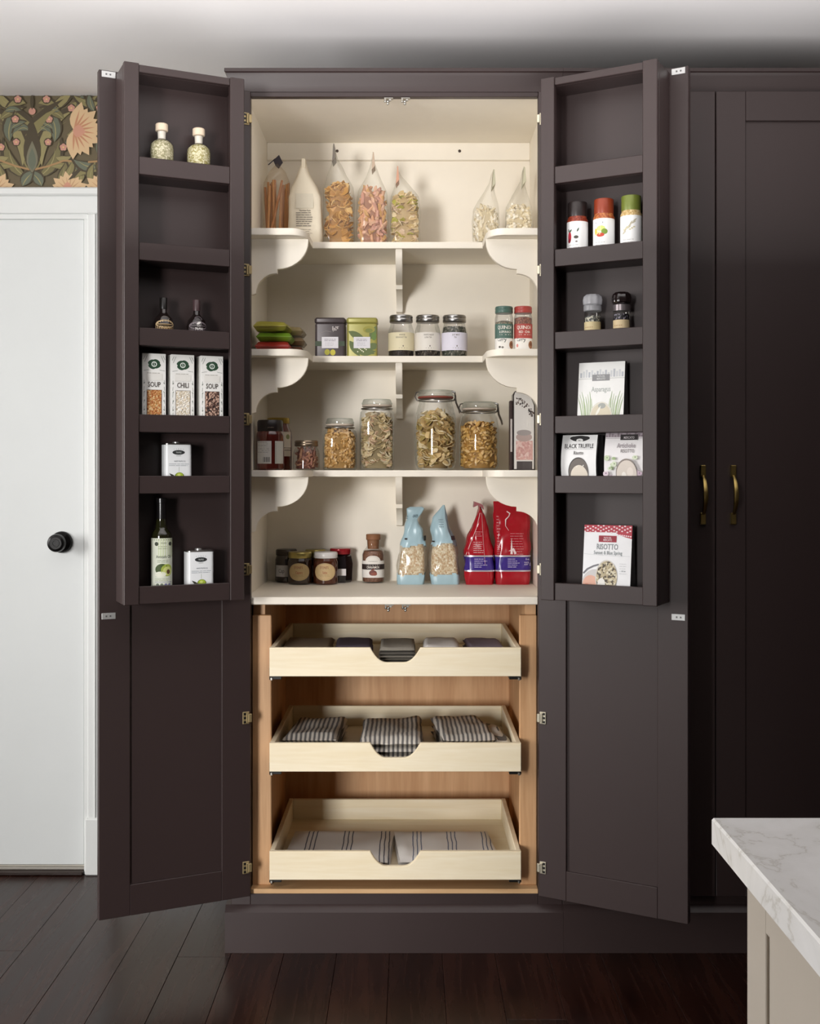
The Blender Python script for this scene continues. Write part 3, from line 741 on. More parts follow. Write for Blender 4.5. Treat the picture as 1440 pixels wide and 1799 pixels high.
def oil_tin(px, shelf, lab, dx=0):
    T = ondoor('oil_tin', lab, 'tin', -1, px, shelf, t=.043, group='white oil tins')
    W, d, H = .069, .044, .112
    q = MB(); rbox(q, W, d, .002, H-.002, .010); q.build('tin_body', M('eceeef', .3, 0, .02), T)
    for z0_, z1_ in ((H-.004, H), (0, .003)):
        q = MB(); rbox(q, W+.002, d+.002, z0_, z1_, .011, 0, .001); q.build('rim', M('c9c6c2', .25, 1.0), T)
    q = MB(); q.lathe([(.009, H), (.009, H+.003), (.008, H+.004)], 16, 0, .004); q.build('cap', M('d8d8d6', .3, .8), T)
    P = Print(flat(-d/2)); P.ell(0, .089, .0155, .0058, '26292a', 14); P.text('TRUFFLE', 0, .0872, .0036, 'c9cdc9', .022)
    for k in range(5): P.line([(-.012+.006*k, .0965), (-.011+.0055*k, .099-abs(k-2)*.0006)], .0008, '555a58')
    P.line([(-.006, .0805), (.006, .0805)], .0008, '555a58')
    P.text('WHITE TRUFFLE OIL', .003, .0655, .0032, '7b8288', .052); P.rows(-.024, .027, .061, 2, .004, .0013, '9fa6ac', 2)
    P.line([(.001, .053), (.001, .041)], .0006, '8a8f7a'); P.ell(.002, .030, .0115, .0095, '6c7a22', 12); P.ell(.002, .0315, .009, .007, 'a9bf3a', 12); P.ell(.001, .033, .004, .003, 'd4dd7c', 8)
    P.leaf(-.006, .024, .022, .006, 2.5, '3c3a30'); P.leaf(-.004, .020, .026, .006, 2.8, '4d4a38'); P.ell(.020, .019, .010, .007, '4a4140', 10); P.ell(.010, .017, .010, .006, '39312f', 10); P.line([(-.02, .034), (-.006, .018), (.012, .014)], .0012, '3c3a30')
    P.build('printed_front', T)
oil_tin(310, 4, 'white oil tin with grey emblem alone on the fifth rack of the left door')
oil_tin(349, 5, 'white oil tin standing beside the tall oil bottle on the bottom rack')
T = ondoor('oil_bottle', 'tall dark glass avocado oil bottle with pale green label on the bottom rack', 'bottle', -1, 283.5, 5)
prof = [(.024, 0), (.026, .003), (.026, .165), (.024, .176), (.015, .186), (.0118, .192), (.0112, .205)]
prof = [(.024, 0), (.026, .003), (.026, .150), (.0245, .158), (.0165, .166), (.0145, .172), (.0128, .192)]
MB().lathe(prof, 30).build('glass_body', M('20200f', .06, 0, .05, 60, 0, .6), T)
MB().lathe([(.0118, .186), (.0122, .190), (.0122, .231), (.0136, .232), (.0136, .243), (.012, .2445)], 24).build('cap', M('131112', .25), T)
P = Print(cyl(.026)); gl = 'c8d3a4'
P.rect(-.040, .018, .040, .145, 'dfe3d2', 16); P.rect(-.013, .098, .034, .145, gl, 8); P.rect(-.03, .140, .03, .142, '6f7a58', 10)
P.ell(-.018, .131, .005, .005, '3d4436', 8); P.ell(.018, .131, .005, .005, '3d4436', 8); P.text('ORGANIC', 0, .1315, .0034, '5d6a48'); P.rows(-.014, .014, .125, 2, .005, .0014, '93a07a', 4)
P.text('Avocado Oil', 0, .096, .0075, '38452c', .044); P.rows(-.016, .016, .091, 2, .004, .0013, '8a9576', 6)
P.ell(-.004, .068, .017, .014, '3f5220', 12); P.ell(.009, .066, .016, .015, 'a8b94a', 12); P.ell(.010, .064, .012, .011, 'd4d987', 12); P.ell(.012, .062, .005, .006, '5a3d22', 8); P.ell(-.008, .056, .014, .007, 'e9ead8', 10); P.line([(-.02, .05), (.02, .048)], .0012, '59663c')
P.rect(-.022, .036, .024, .0375, 'a8a8b8', 8); P.rows(-.022, .022, .045, 2, .004, .0012, '9aa087', 8)
for k in range(4): P.ell(-.015+.010*k, .030, .0038, .0038, '8583a8' if k > 1 else '6f7a6a', 8)
P.build('label', T)

# ================================================================== right door: racks from the top
def spice_jar(px, capc, fillc, lab, art):
    T = ondoor('spice_jar', lab, 'jar', 1, px, 1, t=.044, group='seasoning jars')
    r = .0265
    MB().lathe([(r-.001, 0), (r, .002), (r, .108), (r-.003, .114), (.0235, .118)], 30).build('jar_body', mottled('spice_'+fillc[0], *fillc, sc=260, rough=.35, rel=.2), T)
    MB().lathe([(.0242, .117), (.0245, .119), (.0245, .151), (.0235, .1535)], 30).build('cap', M(capc, .35, .1, .12, 120), T)
    P = Print(cyl(r)); P.rect(-.056, .004, .056, .103, 'f1f1f0', 24)
    if art == 0:
        P.ell(-.012, .064, .0055, .014, 'b8283a', 10); P.ell(-.013, .055, .0045, .006, '8a1a2a', 8); P.leaf(-.013, .076, .010, .005, 1.9, '4c5a46'); P.leaf(-.012, .076, .010, .005, .8, '4c5a46')
        P.leaf(.008, .076, .012, .004, 1.1, '56685a'); P.ell(.006, .063, .006, .004, '4a443e', 8); P.ell(.007, .052, .003, .002, '7a706a', 6); P.line([(.006, .07), (.004, .082)], .0008, '777')if False else None
    elif art == 1:
        P.ell(.001, .078, .011, .007, 'cfe07a', 10); P.ell(.010, .070, .008, .007, '7f9a3a', 10); P.ell(-.008, .066, .009, .005, 'e0d69a', 10); P.ell(.000, .062, .010, .005, 'c8442e', 10); P.ell(-.013, .072, .004, .007, 'd6c24a', 8)
        for u in (-.012, .006): P.leaf(u, .090, .005, .002, 1.6, '7a7a78')
    else:
        for k in range(8): P.leaf(-.016+.004*k, .058+.004*k, .014, .004, .5+.25*(k % 3), 'b9b29c'); 
        for k in range(6): P.ell(-.010+.005*k, .068+.003*(k % 3), .003, .002, 'cfc7a6', 6)
    P.rows(-.014, .018, .044, 2, .006, .0012, 'b6b4b2', art+3); P.rows(-.014, .016, .030, 3, .005, .0012, 'c4c2c0', art+9)
    P.build('label', T)
spice_jar(1014, '2c2524', ('8a3a26', '7a2c1c', 'a04a30'), 'seasoning jar with a dark cap and red pepper picture, nearest the hinges', 0)
spice_jar(1060.5, '8f3a22', ('9a4a2a', 'b56a3a', 'c07a48'), 'seasoning jar with a rust red cap and fruit picture, middle of three', 1)
spice_jar(1108.5, '6f7a34', ('c9ae7c', 'b8995f', 'd8c090'), 'seasoning jar with an olive green cap and plain pale label', 2)
def grinder(px, dark, lab):
    T = ondoor('salt_grinder' if not dark else 'pepper_grinder', lab, 'grinder', 1, px, 2, t=.044, group='spice grinders')
    r = .0205
    MB().lathe([(r-.001, 0), (r, .002), (r, .078), (r-.002, .084), (.0185, .086)], 26).build('glass_body', clear('grinder_glass', (.95, .95, .93)), T)
    MB().lathe([(r-.002, .002), (r-.0018, .071), (.001, .073)], 24).build('spice', mottled('grind_dark' if dark else 'grind_mixed', *(('17141a', '2b2833', '8d8797') if dark else ('70706a', 'd0ccbe', '35363a')), sc=260), T, kind='stuff')
    P = Print(cyl(r)); P.rect(-.045, .004, .045, .056, 'c9b58e' if dark else 'c6b68c', 16); P.rows(-.014, .014, .043, 3, .007, .0018, 'a3825c', 4); P.text('SALT' if not dark else 'PEPPER', 0, .027, .0052, '9a7a52', .024); P.build('label', T)
    if dark: MB().lathe([(.0212, .079), (.0212, .094), (.019, .095)], 26).build('collar', M('8c8486', .3, .7), T)
    else: MB().lathe([(.0205, .083), (.0225, .085), (.0225, .0965), (.020, .098)], 26).build('collar', clear('frosted_collar', (.9, .9, .92), (.7, .7, .7), 1.5, .3, .35, 'd8d8dc'), T)
    q = MB(); rs = []
    for rr, z in ((.0185, .096), (.0235, .101), (.0245, .112), (.0225, .120), (.016, .1255)):
        rs.append([(rr*(1+.045*math.cos(8*2*PI*i/48))*math.cos(2*PI*i/48), rr*(1+.045*math.cos(8*2*PI*i/48))*math.sin(2*PI*i/48), z) for i in range(48)])
    q.rings(rs); q.build('grinder_cap', M('1c1414', .12, 0, .05, 60, 0, .6) if dark else clear('clear_cap', (.95, .95, .97), (.75, .75, .78), 1.5, .08, .4, 'e2e2e6'), T)
grinder(1040.5, False, 'grinder with a clear fluted cap and mixed peppercorns on the right rack')
grinder(1091.5, True, 'grinder with a black fluted cap and black peppercorns on the right rack')
def wedge(px, shelf, W, H, d0, d1, lab, face, side, name='risotto_pouch', bulge=0.0, t0=.036, turn=0.0, ymax=1.0):
    """risotto pack whose printed card leans back to a thin top edge (or bulges like a pillow)"""
    T = ondoor(name, lab, 'pack', 1, px, shelf, t=t0, group='risotto packs', turn=turn)
    n = 14; yf = lambda v: -(d0/2+(d1-d0/2-0)*v/H*0)+(d0-d1)*.5*v/H*1.0 - bulge*math.sin(PI*min(1, v/H))
    yb = lambda v: d0/2-(d0-d1)*.5*v/H + bulge*.4*math.sin(PI*v/H)
    q = MB(); rs = []
    for j in range(n+1):
        v = H*j/n; k = 1-.02*math.sin(PI*j/n); a, b_ = yf(v), yb(v)
        rs.append([(-W/2*k, a, v), (W/2*k, a, v), (W/2*k, b_, v), (-W/2*k, b_, v)])
    q.rings(rs, mfun=None); q.build('side_pack', M(side, .25, 0, .08), T, sharp=30)
    P = Print(lambda u, v, l: (u, yf(v)-.0006-l, v)); P.lim = (-W/2, W/2, .0006, H); P.nv = 14 if bulge else 1; P.step = .00012 if bulge else .00002
    return T, P
T, P = wedge(1059, 3, .120, .166, .050, .014, 'white risotto pack with green asparagus spears leaning on the right rack', None, '2e2a2b')
P.rect(-.0605, 0, .0605, .166, 'eeeeeb', 6, 14)
for k in range(16): P.rect(-.056+.0072*k, .128, -.051+.0072*k, .140+.008*((k*7) % 5)/4, 'd0d2d4' if k % 3 else 'b9bcc2', 2, 2)
P.rect(-.0605, .124, .0605, .1255, 'c9cac8', 6); P.rect(-.024, .119, .022, .135, '8f8f90', 4); P.text('PASTA DEL', -.001, .1285, .0042, 'd9d9d8', .034); P.text('MERCATO', -.001, .1218, .0048, 'd9d9d8', .036)
P.text('Asparagus', 0, .092, .0125, 'b0b5b1', .05)
for sx in (-1, 1):
    for k in range(8): P.line([(sx*(.021+.003*k), .004), (sx*(.022+.0045*k), .055+.006*((k*3) % 4)), (sx*(.024+.0052*k), .074+.006*((k*3) % 4))], [.0028, .0022, .0008], '9fb389' if k % 2 else 'b9c8a4')
P.ell(.002, .032, .0285, .034, 'dcd9cd', 16); P.ell(.002, .030, .0265, .031, 'd6cdb6', 16); P.ell(.004, .056, .010, .007, 'a6a9a4', 10); P.leaf(-.012, .03, .03, .006, 1.1, 'eceade')
P.build('printed_front', T)
T, P = wedge(1023, 4, .098, .133, .040, .030, 'rounded BLACK TRUFFLE risotto pack with black sides on the right rack', None, '1f1c1d', bulge=.012, t0=.048)
P.rect(-.046, 0, .046, .133, 'eeeeed', 6, 14); P.ell(0, .124, .023, .0075, '1d1b1c', 12); P.ell(-.014, .125, .012, .005, '1d1b1c', 8); P.ell(.014, .125, .012, .005, '1d1b1c', 8); P.ell(0, .1195, .009, .0045, 'e4e4e2', 8); P.text('No.1', 0, .1178, .0035, '1d1b1c')
P.text('BLACK TRUFFLE', 0, .100, .0108, '2a2628', .076); P.line([(-.036, .0975), (.036, .0975)], .0007, '8a8a8a'); P.text('Risotto', 0, .084, .0088, '55504e', .034)
P.ell(0, .040, .0265, .037, '3a3634', 18); P.ell(.001, .039, .0255, .0355, '6d6660', 18); P.ell(.002, .032, .0225, .026, 'e0d6c6', 14, 1.8); P.line([(-.004, .054), (.014, .02)], .003, 'f4f0ea'); P.line([(.014, .058), (-.002, .024)], .002, 'f4f0ea')
P.build('printed_front', T)
T, P = wedge(1102, 4, .102, .137, .040, .024, 'rounded artichoke RISOTTO pack with pastel vegetables beside the black truffle one', None, '2a2628', bulge=.010, t0=.048)
P.rect(-.0515, 0, .0515, .137, 'ebe8e8', 6, 14); P.rect(-.0515, .126, .0515, .137, 'b5a9b0', 6, 2)
for k in range(14): P.rect(-.05+.0073*k, .127, -.0455+.0073*k, .131+.004*((k*5) % 3), '8f8288', 1)
P.line([(-.05, .1235), (.05, .1235)], .001, 'a89aa0')
P.rect(-.012, .119, .032, .1325, '262021', 4); P.text('MERCATO', .010, .122, .0058, 'c8c0c2', .034); P.text('Artichoke', .004, .100, .0115, '9b9296', .075); P.text('RISOTTO', .008, .088, .0085, '8b8484', .046)
rr_ = R_(4)
for k in range(26):
    u = rr_.choice((-1, 1))*rr_.uniform(.022, .045); v = rr_.uniform(.008, .078); g_ = v > .045
    P.ell(u, v, rr_.uniform(.004, .008), rr_.uniform(.004, .007), rr_.choice(('c3d0b0', 'a9bd92', 'd3dcc4') if g_ else ('c9b3c0', 'b39aa9', 'dccbd4')), 8)
    P.ell(u+.001, v+.001, .002, .002, '8fa278' if g_ else '957f90', 6)
P.ell(.008, .036, .0265, .037, '8a8078', 18); P.ell(.009, .034, .0255, .035, 'd9cfc4', 18); P.ell(.002, .03, .006, .011, 'eee8e0', 8); P.ell(.018, .04, .008, .012, 'e6dcd2', 8)
P.build('printed_front', T)
T, P = wedge(1070, 5, .124, .176, .056, .014, 'RISOTTO pack with a red gingham top and tomatoes on the bottom right rack', None, '2b2728')
P.rect(-.0625, 0, .0625, .176, 'e9e9ea', 6, 14); P.rect(-.0625, .158, .0625, .176, 'b13a48', 6, 2); P.poly([(.02, .158), (.0625, .158), (.0625, .143), (.045, .147), (.03, .152)], 'b13a48')
for r_i in range(4):
    for k in range(18):
        v = .173-.0045*r_i-.002*math.sin(k*.8); u = -.060+.0069*k
        if (k+r_i) % 2: P.ell(u, v, .0026, .0019, 'ecd5d8', 6)
for k in range(7): P.ell(.026+.0055*k, .1525-.0006*k, .0022, .0018, 'ecd5d8', 6)
P.rect(-.023, .134, .023, .150, 'a02c3c', 4); P.rect(-.021, .1355, .021, .1485, '8f2634', 4); P.text('PASTA DEL', 0, .1428, .004, 'e4d0d2', .034); P.text('MERCATO', 0, .1368, .0048, 'e4d0d2', .036)
P.text('RISOTTO', 0, .116, .0135, '8d9294', .084); P.text('Sunset & Blue Spring', .002, .1035, .0088, '8f9698', .092)
P.line([(-.06, .104), (-.03, .1015), (.06, .100)], .0006, 'b9bcbd')
P.ell(-.030, .030, .033, .036, 'c9c5c3', 14); P.line([(-.06, .055), (-.05, .066), (-.034, .074), (-.02, .078)], .004, '77757a')
P.ell(-.040, .028, .021, .023, 'd9a893', 12); P.ell(-.034, .012, .018, .011, 'c86050', 10); P.ell(-.05, .02, .010, .010, 'd98a74', 8); P.ell(-.028, .006, .01, .006, 'b03a34', 8)
P.ell(0, .048, .0285, .042, 'cfcac2', 18); P.ell(.001, .047, .027, .040, mottled('risotto_rice', 'b9ab8c', '5c5346', 'd8cfb6', sc=210, rel=.6), 18); P.ell(-.012, .03, .010, .015, 'e6e3dc', 10)
P.rows(.033, .055, .082, 5, .006, .0012, 'c2c4c6', 4); P.text('8.1 oz', .044, .062, .004, '7d8284'); P.text('gluten free', .042, .016, .0055, '8d9294', .03)
P.build('printed_front', T)

# ================================================================== top shelf: bags of pasta and crisps
def filmbag(T, W, d, H, fill, kind, n, s, mats, core, seed, lean=0.0, seam='y', film=None, tagc=None, wtop=.55, twist=0.0):
    """clear bag standing upright: filled body below, empty film pinched to a seam above"""
    rnd = R_(seed); hw, hd = W/2, d/2; f = fill/H
    if seam == 'y': secs = [(0, hw*.9, hd*.85, 0, 0, 4), (.02, hw, hd, 0, 0, 4), (fill, hw*.93, hd*.95, 0, 0, 3.2), (fill+(H-fill)*.35, hw*.52, hd*.95, lean*.35, 0, 2.6), (fill+(H-fill)*.75, hw*.12, hd*.95, lean*.8, 0, 2), (H, .0012, hd*.9, lean, 0, 2)]
    else: secs = [(0, hw*.9, hd*.85, 0, 0, 4), (.02, hw, hd, 0, 0, 4), (fill, hw*.97, hd*.9, 0, 0, 3.2), (fill+(H-fill)*.5, hw*.95, hd*.35, lean*.5, 0, 2.6), (H, hw*.9, .0012, lean, 0, 2)]
    q, fr = pouch(secs, 34, 24, .0035, seed)
    q.build('film', film or FILM, T, recenter=False, sharp=60)
    pr = interp([(0, hw*.86), (.02, hw*.95), (fill, hw*.90)])
    filling('bag_contents', T, pr, 3.4, .002, fill-.006, kind, n, s, mats, core, seed, heap=.012, ya=hd/hw*.97)
    if tagc:
        b_ = MB(); yy = -hd*.9
        b_.prism([(lean-.0035, H-.052), (lean+.0005, H-.001), (lean+.003, H-.002), (lean+.006, H-.040)], yy-.002, yy+d*.86, 'Y'); b_.build('bag_seam', M(tagc, .4), T)
    return fr
STRAW = M('c9905a', .6, 0, .15, 90)
T = inside_at('breadstick_bag', 'clear bag of thin breadsticks beside the left wall of the top shelf', 'bag', 486, .30, SHELF1, 'bags on the top shelf')
rnd = R_(3)
for i in range(17):
    a, c = rnd.uniform(-.028, .028), rnd.uniform(-.018, .020); tx, ty = rnd.uniform(-.010, .010), rnd.uniform(-.006, .006)
    if i == 3: a, tx, c = -.022, .040, -.021
    h = rnd.uniform(.165, .196); p = [(a+tx*k*(1 if i != 3 else 1.0), c+ty*k, .004+h*k) for k in (0, .25, .5, .75, 1)]
    if i == 3: p = p[::-1]
    MB().tube(p, [.0035, .0042, .0040, .0042, .0034], 7).build('breadstick', STRAW if i % 3 else M('b87a48', .6, 0, .15, 90), T)
q, fr = pouch([(0, .034, .026, 0, 0, 4), (.02, .0375, .029, 0, 0, 4), (.19, .0375, .028, 0, 0, 3), (.225, .022, .026, .002, 0, 2.4), (.243, .0015, .02, .004, 0, 2)], 30, 22, .003, 5)
q.build('film', clear('warm_film', (.985, .97, .95), (.93, .9, .86), 1.35, .14, .05, 'e2c6a2', .14), T, recenter=False, sharp=60)
b_ = MB(); b_.prism([(-.009, .252), (.008, .268), (.019, .246), (.007, .228), (-.002, .236)], -.012, -.0105, 'Y'); b_.prism([(-.024, .240), (-.004, .258), (-.003, .255), (-.022, .238)], -.012, -.011, 'Y'); b_.build('closure_tag', M('2e2730', .5), T)
T = inside_at('flour_bag', 'pale paper bag with printed back text between the breadsticks and crisps', 'bag', 537, .26, SHELF1, 'bags on the top shelf')
q, fr = pouch([(0, .046, .030, 0, 0, 5), (.02, .0495, .032, 0, 0, 5), (.135, .047, .031, -.002, 0, 4), (.165, .039, .030, -.004, 0, 3), (.205, .017, .029, -.006, 0, 2.4), (.236, .005, .028, -.004, 0, 2)], 36, 26, .0028, 9)
q.build('bag_body', M('ded3bd', .7, 0, .05, 40), T, recenter=False, sharp=60)
P = Print(fr); P.rect(-.024, .100, .026, .142, 'cfc6b2', 6, 4); P.text('Nutrition Facts', .002, .091, .0052, '4a443c', .048); P.rows(-.024, .026, .088, 7, .0062, .0022, '6b645a', 11); P.rows(-.022, .026, .040, 5, .0052, .0012, '8a8276', 12); P.build('back_label', T)
q = MB(); q.box(-.0095, .0015, -.030, .026, .216, .242, .001); q.build('folded_top', M('d6cab2', .7), T)
T = inside_at('crisp_bag', 'clear bag of golden crinkled crisps with a tall grey seam', 'bag', 595, .275, SHELF1, 'bags on the top shelf')
filmbag(T, .094, .066, .289, .168, 'chip', 150, .017, [M(c, .55, 0, .12, 70) for c in ('d6a75c', 'c79348', 'e2bc7a', 'bd8a44')], M('a87838', .7), 21, lean=-.014, tagc='6b6258')
T = inside_at('pasta_bag', 'clear bag of blush pink pasta pieces, fourth from the left wall', 'bag', 654, .262, SHELF1, 'bags on the top shelf')
filmbag(T, .094, .060, .262, .150, 'tube', 150, .0165, [M(c, .6, 0, .1, 70) for c in ('dba57e', 'cf9a86', 'c99a5e', 'e0b394')], M('9a6a50', .7), 22, lean=.002, tagc='b9a28c', seam='y')
T = inside_at('pasta_bag', 'clear bag of mixed cream, red and green pasta leaves, beside the empty stretch of shelf', 'bag', 711, .268, SHELF1, 'bags on the top shelf')
filmbag(T, .090, .060, .224, .138, 'chip', 190, .0145, [M(c, .6, 0, .1, 70) for c in ('ead6ae', 'e0c594', 'dcbfa0', 'd2b67c', 'b7b043')], M('b59a6c', .7), 23, lean=-.022, tagc='c9957a')
for px, y, lean, lab, sd in ((853, .225, .020, 'clear bag of white curled pasta standing left of the right bracket shelf', 31), (911, .20, .012, 'clear bag of white curled pasta against the right cabinet wall', 32)):
    T = inside_at('pasta_bag', lab, 'bag', px, y, SHELF1, 'bags on the top shelf')
    filmbag(T, .080, .062, .203, .092, 'tube' if sd == 31 else 'elbow', 210, .0115, [M(c, .6, 0, .08, 80) for c in ('efe4cc', 'e2d3b2', 'f4ecdc')], M('cfc0a0', .7), sd, lean=lean, tagc='b9b59c')

# ================================================================== second shelf: packets, tins and jars
def packet(x, y, z, w, d, h, c1, c2, lab, seed, rz=0.0):
    T = thing('snack_packet', lab, 'packet', (x, y, z), rz, 'flat packets stacked at the left wall')
    q = MB(); slab(q, w, d*.55, 0, h, seed, .0022, 12, 10)
    q.v = [(a, b_-d*.225, c) for a, b_, c in q.v]; q.build('printed_half', M(c1, .3, 0, .12, 60), T, recenter=False, sharp=50)
    q = MB(); slab(q, w*.94, d*.5, .001, h*.92, seed+5, .003, 12, 10)
    q.v = [(a+.030, b_+d*.25, c) for a, b_, c in q.v]; q.build('clear_half', M(c2, .25, 0, .25, 60, .15), T, recenter=False, sharp=50)
    q = MB(); q.box(-w*.47, w*.47, -d*.515, -d*.44, h*.45, h*.52, .0005); q.build('crimped_end', M(c1, .35), T)
    return T
xl_ = -.372
packet(xl_, .175, SHELF2+.0003, .096, .20, .026, '8f2a22', '6d4a3a', 'dark red snack packet at the bottom of the flat stack', 1)
packet(xl_+.002, .178, SHELF2+.0275, .098, .20, .024, '6b8d28', '8a7458', 'lime green snack packet in the middle of the flat stack', 2, .03)
packet(xl_-.002, .172, SHELF2+.0545, .092, .20, .026, '98923a', '9a8a64', 'olive yellow snack packet on top of the flat stack', 3, -.04)
def tea_tin(px, c, lab, art):
    T = inside_at('tea_tin', lab, 'tin', px, .262, SHELF2, 'square tea tins')
    W = .0855; q = MB(); rbox(q, W, W*.8, 0, .094, .008); q.build('tin_body', M(c, .35, .1, .04), T)
    q = MB(); rbox(q, W+.003, W*.8+.003, .0945, .111, .009, 0, .004); q.build('lid', M(c, .3, .15, .05), T)
    P = Print(flat(-W*.4)); P.lim = (-W/2+.001, W/2-.001, .001, .093)
    if art == 0:
        for k in range(9): P.ell(.008+.0045*(k % 4), .076+.004*(k//3), .002, .002, 'b9b0ac', 6)
        P.line([(.008, .070), (.016, .080), (.026, .086)], .0009, 'b9b0ac'); P.line([(-.03, .066), (-.012, .073), (.004, .070)], .0009, '8a7f7c')
        P.rect(-.042, .030, .042, .044, '36442f', 4); P.ell(-.008, .013, .0075, .0085, 'b0aa3c', 10); P.ell(.008, .012, .0075, .0085, 'c4ba3e', 10)
    else:
        for u, v, L, a in ((-.038, .072, .06, -.5), (-.035, .045, .055, -1.0), (.01, .025, .045, .2), (-.02, .028, .06, -.35), (.025, .05, .04, 1.2), (-.01, .01, .05, .1)): P.leaf(u, v, L, .020, a, '5d6a3a')
        P.ell(.020, .077, .017, .010, '96903a', 10); P.ell(.020, .074, .011, .006, '7a8038', 8); P.ell(.034, .058, .007, .012, '5f7a34', 8)
        for k in range(7): P.ell(-.012+.004*k, .014+.003*((k*3) % 4), .0018, .0018, 'e6e4c8', 6)
    P.rect(-.0235, .024, .0235, .056, 'd9d6da', 2); P.rows(-.016, .018, .050, 2, .0042, .0016, '8a858c', art+2, .9); P.rows(-.014, .016, .040, 3, .004, .001, 'a9a4aa', art+7)
    P.build('printed_front', T)
tea_tin(581, '4a4142', 'square charcoal tea tin with white label and yellow fruit', 0)
tea_tin(636.5, 'a49e54', 'square olive green tea tin with leaf pattern and white label', 1)
STEEL = M('a9a7a4', .28, 1.0, .08, 90)
def jar_lid(T, r, z0, h, mat, ridges=40):
    q = MB(); rs = []; n = ridges*2
    for k, (rr, z) in enumerate(((r*.97, z0), (r, z0+.001), (r, z0+h*.45), (r*.975, z0+h*.5), (r*.975, z0+h*.56), (r, z0+h*.6), (r, z0+h-.003), (r*.95, z0+h))):
        rs.append([(rr*(1+(.008 if (i % 2 and 0 < k < 7) else 0))*math.cos(2*PI*i/n), rr*(1+(.008 if (i % 2 and 0 < k < 7) else 0))*math.sin(2*PI*i/n), z) for i in range(n)])
    q.rings(rs); return q.build('lid', mat, T, sharp=50)
for px, lc, word, word2, lab, cont in ((704.5, 'ddd2b0', 'WINTER', 'BREAKFAST TEA', 'glass tea jar with a yellow-cream label, beside the tins', ('1d1713', '2e241c', '3d3126')),
                                (751, 'e2dcd2', 'WHITE NIGHT', 'LUNA TEA', 'glass tea jar with an off-white label, middle of three', ('241d18', '3a3028', '6d6456')),
                                (798, 'e2deea', 'JUST MINT', 'TEA', 'glass tea jar with a lilac-white label, beside the bare wall', ('3a3f36', '59584c', '8f8a80'))):
    T = inside_at('tea_jar', lab, 'jar', px, .268, SHELF2, 'lidded tea jars')
    r = .037; prof = [(r-.003, 0), (r, .003), (r, .075), (r-.003, .086), (.031, .094), (.0305, .104)]
    MB().lathe(prof, 34, capt=False).build('glass_body', GLASS, T)
    hh = .070 if px < 780 else .088
    MB().lathe([(r-.004, .004), (r-.002, .008), (r-.0022, .07), (r-.006, hh), (.001, hh+.002)], 28).build('tea_leaves', mottled('tea_'+cont[0], *cont, sc=210, rel=.6), T, kind='stuff')
    jar_lid(T, .0335, .1015, .0195, STEEL)
    P = Print(cyl(r)); P.rect(-.072, .019, .072, .070, lc, 26); P.text(word, .003, .0605, .0046, '6d655a', .03); P.text(word2, .001, .0535, .0044, '7a7266', .05); P.ell(.006, .031, .0016, .0024, '6d655a', 6); P.rect(-.006, .0245, .018, .0258, '8f877c', 3); P.build('label', T)
for px, c, word2, lab, cont in ((885, '4d6a60', '& SPINACH', 'QUINOA jar with a dark green lid and green label', ('7a6a56', '55604a', 'a08e70')), (918.5, 'a8433c', 'RED CHIA', 'QUINOA jar with a red lid and red label, against the right wall', ('8a4a34', '6d3626', 'a8684a'))):
    T = inside_at('quinoa_jar', lab, 'jar', px, .165, SHELF2, 'quinoa jars')
    r = .0252; hh = .092 if px < 900 else .103
    MB().lathe([(r-.001, 0), (r, .002), (r, .100), (r-.002, .108), (.0225, .112), (.0225, .118)], 28, sq=2.7, capt=False).build('plastic_body', clear('clear_plastic', (.95, .95, .95), (.78, .78, .78), 1.4, .06, .08, 'd8d6d2'), T)
    MB().lathe([(r-.0015, .002), (r-.0015, hh-.004), (r*.5, hh), (.001, hh)], 24, sq=2.7).build('quinoa', mottled('quinoa_'+cont[0], *cont, sc=380), T, kind='stuff')
    jar_lid(T, .0245, .113, .0185, M(c, .35), 30)
    def sqf(u, v, l, r=r):
        a = u/r*.93; x, y = sup(0, 0, r+l, r+l, a-PI/2, 2.7); return (x, y, v)
    P = Print(sqf); P.rect(-.040, .042, .040, .082, c, 20); P.rect(-.040, .006, .040, .042, 'e9e6e0', 20); P.text('QUINOA', .001, .0675, .0098, 'e6e2d8', .040); P.text(word2, .002, .0565, .0064, 'e6e2d8', .030 if px < 900 else .036); P.rect(-.012, .051, .022, .0525, 'd9d4ca', 5)
    P.text('Curry', -.008, .034, .0095, '3c4a48', .026); P.ell(.020, .024, .0095, .011, '9a6a4a', 10); P.ell(.020, .026, .006, .005, '7a4a30', 8)
    if px < 900: P.ell(-.012, .018, .004, .003, '5a564e', 8); P.ell(-.004, .017, .003, .003, '77736a', 8)
    else: P.ell(-.018, .022, .004, .005, 'd98a84', 8)
    P.build('label', T)

# ================================================================== third shelf: preserves, pasta jars, salt
T = inside_at('sauce_jar', 'dark red pasta sauce jar with black lid and barcode label, against the left wall', 'jar', 474.5, .16, SHELF3)
prof = [(.035, 0), (.0385, .004), (.0385, .095), (.0375, .102), (.035, .107)]
SAUCE = M('4f1710', .12, 0, .25, 60, 0, .6)
MB().lathe(prof, 34).build('sauce_body', SAUCE, T)
MB().lathe([(.0345, .1075), (.0355, .109), (.0355, .134), (.033, .1385), (.0315, .1365)], 34).build('lid', M('1b1313', .35), T)
P = Print(cyl(.0385)); P.rect(-.038, .018, .008, .080, 'b9b8b6', 12); P.rect(.018, .018, .050, .080, 'b9b8b0', 8); P.rows(-.035, .004, .077, 7, .0045, .0012, '77767a', 4)
for k in range(9): P.rect(-.016+.0022*k, .022, -.016+.0022*k+.0006+.0005*(k % 3), .036, '3c3a3c', 1)
for k in range(12): P.rect(.0195, .022+.0046*k, .0215, .0235+.0046*k, '55524c', 1)
P.build('label', T)
P = Print(cyl(.0355)); P.text('pomodoro', .006, .116, .004, '8a7a6a', .03); P.build('lid_print', T)
